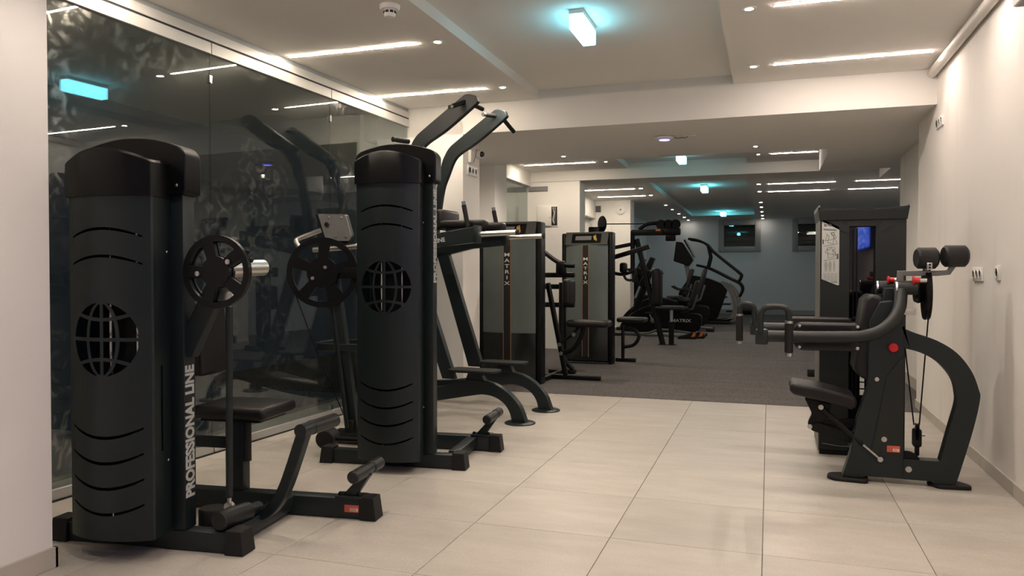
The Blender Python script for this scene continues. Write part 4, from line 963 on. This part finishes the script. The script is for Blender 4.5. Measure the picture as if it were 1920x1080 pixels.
# cam disc seen edge-on, counter rollers
MB().lathe((.852 - R0x, V(4.97), 1.085), [(.10, 0), (.148, .0), (.152, .008), (.148, .016), (.152, .024), (.148, .03), (.10, .03)], (1, -.05, 0), 36).obj('cam_rim', 'black_metal', lr)
MB().lathe((.80 - R0x, V(4.95), 1.10), [(.06, 0), (.07, .02), (.055, .055), (.03, .06)], (1, 0, 0), 20).obj('cam_hub', 'black_metal', lr)
B(.852 - R0x, .866 - R0x, V(4.93), V(5.0), 1.0, 1.19, r=.003).obj('cam_spoke', 'black_metal', lr)
for x0, x1, yv, zc in ((.797, .905, 4.88, 1.292), (.935, 1.055, 4.88, 1.302)):
    MB().rod((x0 - R0x, V(yv), zc), (x1 - R0x, V(yv) + .02, zc), .062, .012).obj('roller_pad', 'foam', lr)
    MB().cyl((x0 + .01 - R0x, V(yv), zc), (x1 - .01 - R0x, V(yv) + .02, zc), .02).obj('roller_core', 'black_metal', lr)
MB().bar([((a) - R0x, V(4.90), b) for a, b in ((.70, 1.205), (.90, 1.205), (.965, 1.21), (.995, 1.26))], .03, .028, (0, 1, 0)).obj('roller_bracket', 'grey_metal', lr, .003)
MB().plate(q([(.70, 1.12), (.735, 1.12), (.735, 1.22), (.70, 1.22)]), V(4.885), V(4.915)).obj('roller_post', 'grey_metal', lr, .003)
B(.838 - R0x, .866 - R0x, V(4.795), V(4.805), 1.225, 1.265, r=.003).obj('cable_clamp', 'steel', lr)
for z in (1.237, 1.253): MB().lathe((.852 - R0x, V(4.795), z), [(.006, 0), (.006, -.005)], (0, 1, 0), 8).obj('clamp_bolt', 'black_metal', lr)
for x, yv in ((.672, 5.03), (.775, 4.83)):
    MB().rod((x - R0x, V(yv), 1.165), (x + .035 - R0x, V(yv), 1.165), .016, .004).obj('pull_pin', 'red', lr)
    MB().rod((x - .004 - R0x, V(yv), 1.165), (x + .008 - R0x, V(yv), 1.165), .024, .003).obj('pull_pin_head', 'red', lr)
    MB().cyl((x + .034 - R0x, V(yv), 1.165), (x + .068 - R0x, V(yv), 1.165), .014).obj('pull_pin_sleeve', 'steel', lr)
B(.70 - R0x, .80 - R0x, V(4.90), V(4.98), .965, 1.0, r=.004).obj('stop_block', 'steel', lr)
# cables and pulley
MB().tube([(.868 - R0x, V(4.90), .98), (.825 - R0x, V(4.90), .33)], .004, 8).obj('cable', 'black_metal', lr)
MB().tube([(.745 - R0x, V(4.90), .80), (.797 - R0x, V(4.90), .33)], .004, 8).obj('cable', 'black_metal', lr)
MB().lathe((.802 - R0x, V(4.90), .290), [(.048, 0), (.054, .006), (.044, .012), (.054, .018), (.048, .024)], (1, -.15, 0), 24).obj('pulley', 'black_plastic', lr)
B(.790 - R0x, .836 - R0x, V(4.87), V(4.93), .205, .31, r=.012).obj('pulley_yoke', 'black_metal', lr)
B(.803 - R0x, .825 - R0x, V(4.885), V(4.915), .155, .21, r=.004).obj('yoke_stem', 'black_metal', lr)
MB().cyl((.836 - R0x, V(4.90), .275), (.856 - R0x, V(4.90), .275), .008, 10).obj('axle_bolt', 'steel', lr)
MB().cyl((.814 - R0x, V(4.90), .10), (.814 - R0x, V(4.90), .16), .006, 10).obj('threaded_rod', 'black_metal', lr)
MB().lathe((.752 - R0x, V(4.815), .120), [(.064, 0), (.070, .008), (.060, .016), (.070, .024), (.064, .03)], (0, 1, 0), 28).obj('base_pulley', 'black_plastic', lr)

# ---- its weight tower
tw = thing('weight_tower', 'dark grey weight tower with exercise poster behind the lateral raise machine', 'weight tower', (.578, 5.46, 0), 0)
# plan: sides with a splayed recess in the middle; local u centred
hw = .258
plan = [(-hw, 0), (-.075, 0), (-.045, .07), (.045, .07), (.075, 0), (hw, 0), (hw, .46), (-hw, .46)]
planL = [(-hw, 0), (-.078, 0), (-.078, .46), (-hw, .46)]
MB().slab(planL, .03, 1.60).obj('side_shell', 'tower_paint', tw, .005)
MB().slab([(-p[0], p[1]) for p in planL][::-1], .03, 1.60).obj('side_shell', 'tower_paint', tw, .005)
B(-.078, .078, .060, .075, .03, 1.52).obj('window', 'plexi', tw)
B(-.078, .078, .30, .46, .03, 1.60).obj('back_panel', 'tower_paint', tw)
for u in (-.05, -.028): B(u - .003, u + .003, .045, .052, .30, 1.50).obj('guide_rod', 'black_metal', tw)
for k in range(3): B(-.005, .022, .050, .058, .40 + k * .045, .435 + k * .045).obj('weight_number', 'letter_white', tw)
# head: band with splayed underside
MB().prism([(-hw - .004, -.012, 1.555), (hw + .004, -.012, 1.555), (hw + .004, .47, 1.555), (-hw - .004, .47, 1.555)],
           [(-hw - .014, -.02, 1.625), (hw + .014, -.02, 1.625), (hw + .014, .48, 1.625), (-hw - .014, .48, 1.625)]).obj('head_band', 'tower_paint', tw, .003)
MB().plate([(-hw, 1.556), (-.10, 1.47), (-.085, 1.47), (-.12, 1.556)], -.004, .03).obj('head_gusset', 'tower_paint', tw)
MB().plate([(hw, 1.556), (.10, 1.47), (.085, 1.47), (.12, 1.556)], -.004, .03).obj('head_gusset', 'tower_paint', tw)
MB().plate([(-.125, 1.556), (.125, 1.556), (.085, 1.515), (-.085, 1.515)], -.0035, .07).obj('head_hood', 'inside_black', tw)
# open top tray
hx = hw + .014
for b in ((-hx, -hx + .012, -.02, .48), (hx - .012, hx, -.02, .48)): B(b[0], b[1], b[2], b[3], 1.625, 1.655, r=.002).obj('top_rim', 'tower_edge', tw)
MB().plate([(-hx, 1.626), (hx, 1.626), (hx, 1.640), (.08, 1.632), (-.08, 1.632), (-hx, 1.640)], -.02, -.008).obj('top_rim', 'tower_paint', tw)
MB().plate([(-hx, 1.626), (hx, 1.626), (hx, 1.665), (-hx, 1.655)], .468, .48).obj('top_rim', 'tower_edge', tw)
B(-hw - .004, -hw + .001, -.004, .46, .03, 1.60).obj('edge_strip', 'tower_edge', tw)
B(-hw + .004, hw - .004, .004, .456, 0, .03).obj('plinth', 'black_metal', tw)
MB().tube(cat([(-hw + .02, -.006, .075), (-.12, -.006, .062), (.0, -.006, .075), (.06, -.006, .10)], 4), .003, 6).obj('base_wire', 'grey_metal', tw)
# poster with printed exercise drawings
po = MB().plate([(-.248, 1.168), (-.248, 1.556), (-.238, 1.560), (-.150, 1.516), (-.141, 1.503), (-.141, 1.128), (-.150, 1.126)], -.004, -.0005).obj('poster', 'print_paper', tw)
text('poster_title', 'BIO', .026, basis((1, 0, 0), (0, 0, 1), (-.212, -.0045, 1.524)), 'print_ink', po, bold=.0006, depth=.0003, space=1.2)
text('poster_signature', 'Line', .020, basis((1, 0, .05), (-.05, 0, 1), (-.170, -.0045, 1.150)), 'print_ink', po, bold=.0003, depth=.0003)
pr_ = MB()
def ln(a, b, w=.0022): 
    a, b = Vector(a), Vector(b); d = (b - a).normalized(); p = Vector((-d.y, d.x)) * w / 2
    pr_.plate([tuple(a - p), tuple(b - p), tuple(b + p), tuple(a + p)], -.0048, -.004)
for k in range(2): ln((-.238, 1.500 - .006 * k), (-.160 , 1.494 - .006 * k), .003)
for oz, fl_ in ((1.43, 1), (1.335, -1)):
    c = -.193
    pts = [(c - .03 * fl_, oz + .04), (c - .01 * fl_, oz + .02), (c - .02 * fl_, oz - .02), (c + .015 * fl_, oz - .03), (c + .02 * fl_, oz + .035), (c + .035 * fl_, oz + .01), (c + .01 * fl_, oz + .0), (c - .035 * fl_, oz - .01), (c - .02 * fl_, oz + .03)]
    for a, b in zip(pts, pts[1:]): ln(a, b)
    pts = [(c - .045, oz - .045), (c + .04, oz - .03), (c + .03, oz - .005), (c + .0, oz + .045), (c + .025, oz + .045)]
    for a, b in zip(pts, pts[1:]): ln(a, b)
    for k in range(8):
        a = 2 * PI * k / 8; b = 2 * PI * (k + 1) / 8; cc = (c + .012 * fl_, oz + .035)
        ln((cc[0] + .009 * math.cos(a), cc[1] + .009 * math.sin(a)), (cc[0] + .009 * math.cos(b), cc[1] + .009 * math.sin(b)))
ln((-.240, 1.40), (-.240, 1.43), .008); ln((-.150, 1.30), (-.150, 1.335), .008)
pr_.obj('poster_drawing', 'print_ink', po)
bd = MB()
for k, c in enumerate((-.222, -.197, -.172)):
    s = .55 if k == 2 else 1.
    bd.plate([(c - .008 * s, 1.278), (c - .011 * s, 1.262), (c - .009 * s, 1.245), (c - .006 * s, 1.218), (c - .001, 1.218), (c, 1.24), (c + .001, 1.218), (c + .006 * s, 1.218), (c + .009 * s, 1.245), (c + .011 * s, 1.262), (c + .008 * s, 1.278), (c + .003, 1.281), (c + .004, 1.288), (c, 1.292), (c - .004, 1.288), (c - .003, 1.281)], -.0048, -.004)
bd.obj('poster_figures', 'print_soft', po)
tx = MB()
for k in range(8):
    for c in range(4):
        a = -.236 + .022 * c; tx.plate([(a, 1.205 - .0062 * k), (a + .016 + .004 * ((k * 3 + c) % 2), 1.205 - .0062 * k), (a + .016, 1.2025 - .0062 * k), (a, 1.2025 - .0062 * k)], -.0048, -.004)
tx.obj('poster_text', 'print_soft', po)
